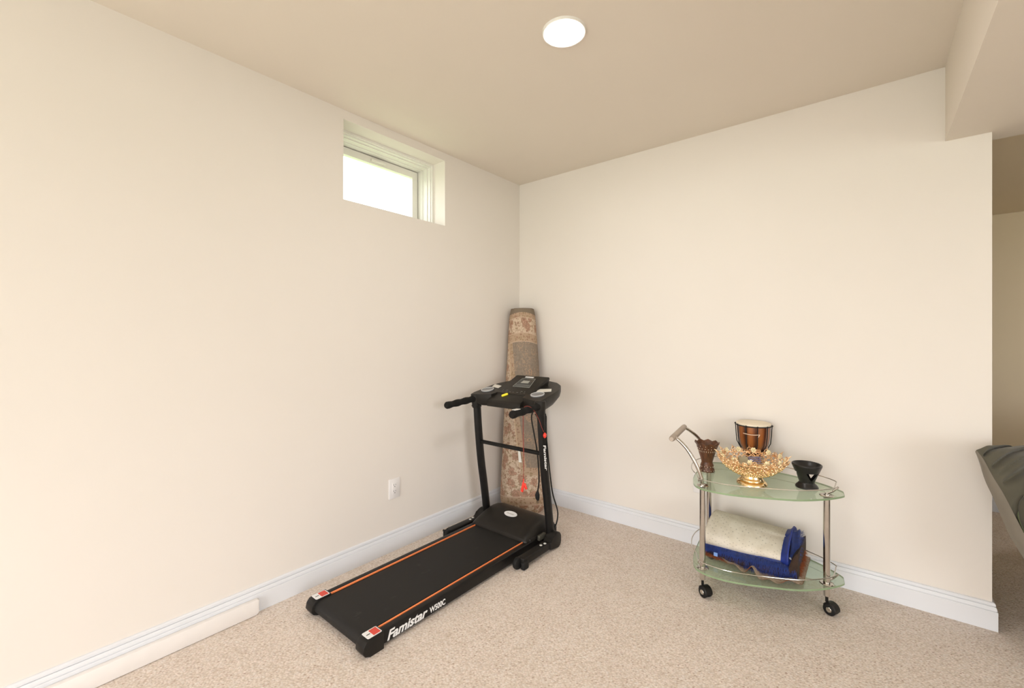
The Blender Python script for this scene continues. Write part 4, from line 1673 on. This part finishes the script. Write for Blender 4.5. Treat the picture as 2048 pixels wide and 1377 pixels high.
# binding along the right edge: wide blue tape with a lip standing up
m = MB()
rows = []
for j in range(33):
    v = j / 32 * .78
    p = back_pt(1.0, v)
    nx_ = Vector((1, 0, 0))
    lip = .014 + .006 * math.sin(v * 7)
    pin = back_pt(1.0, max(0, v - .02))
    pout = back_pt(1.0, min(1, v + .02))
    tg = (pout - pin).normalized()
    nn_ = tg.cross(nx_).normalized()
    if nn_.z < 0 and v > .2:
        nn_ = -nn_
    if v <= .2 and nn_.y > 0:
        nn_ = -nn_
    curl = .010 + .020 * max(0, math.sin((v - .1) * 4.2))
    rows.append([p + nx_ * -.006 + nn_ * .0015, p + nx_ * .006 + nn_ * .005, p + nx_ * .016 + nn_ * (.005 + curl * .5), p + nx_ * .020 + nn_ * (curl), p + nx_ * .026 + nn_ * (curl - .004), p + nx_ * .022 + nn_ * (.001), p + nx_ * .012 - nn_ * .006, p + nx_ * -.002 - nn_ * .004])
m.grid(rows, close_v=True)
m.build('edge_binding', M['blue_bind'], bl, smooth=60)
# loose flap of blue pile beyond the binding
m = MB()
rows = []
for i in range(9):
    u = i / 8
    row = []
    for j in range(17):
        v = j / 16
        x = 1.852 + .040 * u + .006 * math.sin(v * 5)
        y = -.372 + .22 * v + .018 * u
        z = ZL + .066 + .075 * v ** .8 * (1 - .1 * u) - .008 * math.sin(u * PI) + .012 * u
        row.append((x, y, z))
    rows.append(row)
m.grid(rows)
fo = m.build('pile_flap', M['blue_fur'], bl, smooth=80)
s2 = fo.modifiers.new('thickness', 'SOLIDIFY')
s2.thickness = .012
# hanging fringe: strands along the front, under the fold
m = MB()
rnd = random.Random(11)


def strand(mm, p, d, length, w, droop):
    side_ = Vector((-d.y, d.x, 0))
    if side_.length < 1e-4:
        side_ = Vector((1, 0, 0))
    side_.normalize()
    pts_ = []
    q = Vector(p)
    dd = Vector(d)
    for k_ in range(5):
        pts_.append(q.copy())
        q.z = max(q.z, ZL + .012)
        q = q + dd * (length / 4)
        dd = (dd + Vector((0, 0, -droop))).normalized()
    rows_ = []
    for k_, c in enumerate(pts_):
        ww = w * (1 - k_ / 4.4)
        rows_.append([c - side_ * ww, c + Vector((0, -ww * .7, ww * .4)), c + side_ * ww])
    mm.grid(rows_)


for k_ in range(3200):
    u = rnd.random()
    x = 1.500 + .385 * u
    den = .6 + .4 * mnoise.noise(Vector((x * 30, 2, 0)))
    y = -.380 + .025 * u + rnd.uniform(-.012, .020)
    zt = ZL + .052 - .000 * u + rnd.uniform(-.006, .010)
    L_ = (.030 + .042 * min(1, max(0, (u - .10) * 2.2)) * (1 if u < .9 else .8)) * rnd.uniform(.65, 1.25)
    d = Vector((rnd.uniform(-.35, .35), -1, rnd.uniform(-.5, .25))).normalized()
    strand(m, (x, y, zt), d, L_, .0011, .30)
for k_ in range(420):       # fringe at the right end flap, pointing up and out
    v = rnd.random()
    x = 1.892 + rnd.uniform(-.012, .004)
    y = -.365 + .22 * v
    z = ZL + .078 + .072 * v ** .8
    d = Vector((rnd.uniform(.2, 1), rnd.uniform(-.4, .4), rnd.uniform(-.3, .8))).normalized()
    strand(m, (x, y, z), d, rnd.uniform(.010, .022), .0010, .12)
m.build('fringe', M['blue_fur'], bl, smooth=60)
m = MB()
for k_ in range(700):
    x = 1.500 + .125 * rnd.random()
    d = Vector((rnd.uniform(-.5, .5), -1, rnd.uniform(-.3, .5))).normalized()
    strand(m, (x, -.392 - .10 * (x - 1.5) + rnd.uniform(0, .02), ZL + .008 + .018 * rnd.random()), d, rnd.uniform(.012, .026), .0013, .25)
for k_ in range(420):
    d = Vector((1, rnd.uniform(-.6, .3), rnd.uniform(-.2, .6))).normalized()
    strand(m, (1.898, -.34 + .22 * rnd.random(), ZL + .010 + .045 * rnd.random()), d, rnd.uniform(.010, .022), .0013, .25)
m.build('orange_edge', M['orange_cloth'], bmx, smooth=60, label='burnt orange pile edge')
m = MB()
m.box(1.553, 1.571, -.4235, -.420, ZL + .030, ZL + .048, .001)
m.build('woven_tag', M['pale_blue'], bl, label='pale blue tag')
m = MB()
m.box(-.004, .004, -.0015, .0015, -.011, .011, .001, mat=Matrix.Translation((1.868, -.352, ZL + .082)) @ Matrix.Rotation(R(-20), 4, 'Y'))
m.build('small_label', M['white_ink'], bl, label='tiny white label')

# ================================================================== SOFA (its left end reaches into view)
SA = R(53)
su, sw_ = Vector((math.cos(SA), math.sin(SA), 0)), Vector((math.sin(SA), -math.cos(SA), 0))
ST = Vector((2.471, -.247, 0))


def sf(u, w, z):
    return ST + su * u + sw_ * w + Vector((0, 0, z))


SL = 1.75
so = thing('sofa', 'grey green velvet futon sofa with creased reclined back at the right edge', 'sofa', sf(SL / 2, .45, 0))
outer = [(.000, .788), (.0115, .752), (.030, .685), (.052, .632), (.078, .563), (.097, .512), (.116, .477), (.140, .434), (.172, .372), (.201, .315)]
inner = [(.014, .806), (.052, .792), (.098, .752), (.144, .694), (.184, .631), (.218, .573), (.253, .504), (.287, .441), (.316, .389), (.345, .332)]
NUs, NVs = 220, 150


def lerp_path(pth, t):
    t = t * (len(pth) - 1)
    k_ = min(int(t), len(pth) - 2)
    f = t - k_
    p0, p1, p2, p3 = pth[max(0, k_ - 1)], pth[k_], pth[k_ + 1], pth[min(len(pth) - 1, k_ + 2)]
    return tuple(.5 * ((2 * p1[q]) + (-p0[q] + p2[q]) * f + (2 * p0[q] - 5 * p1[q] + 4 * p2[q] - p3[q]) * f * f + (-p0[q] + 3 * p1[q] - 3 * p2[q] + p3[q]) * f ** 3) for q in (0, 1))


KE = .34
m = MB()
rows = []
creases = ((.105, .125, .013, .022), (.185, .115, .015, .020), (.235, .095, .008, .008), (.300, .125, .018, .024), (.42, .10, .03, .012))
for i in range(NUs + 1):
    uu = (i / NUs) ** 1.7 * SL
    e = min(1.0, uu / .12)
    puff = math.sqrt(max(0, 1 - (1 - e) ** 2))
    far = min(1, uu / .26) ** .6
    row = []
    for j in range(NVs + 1):
        v = j / NVs
        ow, oz = lerp_path(outer, v)
        iw, iz = lerp_path(inner, v)
        low = min(1, max(0, (v - .36) / .10))
        k_ = KE + (1 - KE) * puff * (1 - .95 * low)
        if low > 0:
            k_ *= 1 - .35 * low
        cre = .010 * puff * (1 - low)
        for c0_, rise, wd, dp in creases:
            cc_ = c0_ - rise * far + .006 * math.sin(uu * 17 + c0_ * 40)
            cre -= dp * math.exp(-((v - cc_) / wd) ** 2) * min(1, uu / .012) * (1 - low) * min(1, max(.0, 1.6 - uu / .4))
        lobe = min(1, uu / .03) * .007 * math.exp(-((uu - .030) / .032) ** 2) * math.exp(-(v / .07) ** 2)
        w = ow + (iw - ow) * k_ + cre * .85
        z = oz + (iz - oz) * k_ + cre * .6 + lobe + .006 * puff * mnoise.noise(Vector((uu * 6, v * 5, 0)))
        row.append(sf(uu, w, z))
    rows.append(row)
m.grid(rows)
topr = []
for i in range(NUs + 1):
    a, b = rows[i][0], sf((i / NUs) ** 1.7 * SL, 0, .788)
    topr.append([a, a.lerp(b, .35) + Vector((0, 0, .004)), a.lerp(b, .7) + Vector((0, 0, .003)), b])
m.grid(topr)
m.build('backrest', M['sofa'], so, smooth=80)
m = MB()      # boxing and rear shell in paler cloth
m.grid([[sf(uu, *lerp_path(outer, j / 30)) for j in range(31)] for uu in (0.0, .02, SL)])
rows = []
for q in range(6):
    k_ = KE * q / 5
    rows.append([sf(-.004 * math.sin(q / 5 * PI), ow + (iw - ow) * k_, oz + (iz - oz) * k_) for (ow, oz), (iw, iz) in [(lerp_path(outer, j / 30), lerp_path(inner, j / 30)) for j in range(31)]])
m.grid(rows)
m.build('backrest_shell', M['sofa_side'], so, smooth=60, label='paler grey boxing')
seat_prof = [(.200, .700), (.165, .693), (.140, .678), (.121, .653), (.111, .626), (.112, .585), (.118, .556), (.140, .501), (.17, .465), (.25, .455), (.50, .45), (.78, .45), (.85, .48), (.87, .54), (.86, .62), (.81, .665), (.70, .69), (.45, .705)]
sp_ = spline([(w, z, 0) for w, z in seat_prof], 5, closed=True)
cw, cz = .48, .58
m = MB()
rows = []
for uu, k_ in ((.012, .90), (.016, .95), (.024, .985), (.036, 1.0), (SL * .5, 1.0), (SL - .02, 1.0), (SL, .95)):
    rows.append([sf(uu, cw + (p.x - cw) * (1 - (1 - k_) * .35), cz + (p.y - cz) * k_) for p in sp_])
m.grid(rows, close_v=True)
for r in (rows[0], rows[-1]):
    f = m.bm.faces.new([m.bm.verts.new(p) for p in r])
m.build('seat_cushion', M['sofa'], so, smooth=60)
m = MB()
m.tube([sf(.026, cw + (p.x - cw) * 1.0, cz + (p.y - cz) * 1.0) for p in sp_], .004, 8, closed=True)
m.build('seat_piping', M['piping'], so, label='pale green seam')
mt7 = Matrix.Translation(ST) @ Matrix(((su.x, sw_.x, 0, 0), (su.y, sw_.y, 0, 0), (0, 0, 1, 0), (0, 0, 0, 1)))
m = MB()
m.box(.06, SL - .06, .36, .82, .16, .452, .02, mat=mt7)
m.build('base', M['sofa'], so)
for uu in (.16, SL - .16):
    for w in (.42, .76):
        m = MB()
        m.lathe([(0, 0), (.018, 0), (.026, .162), (0, .162)], tuple(sf(uu, w, 0)), 20)
        m.build('leg', M['black_plastic'], so)
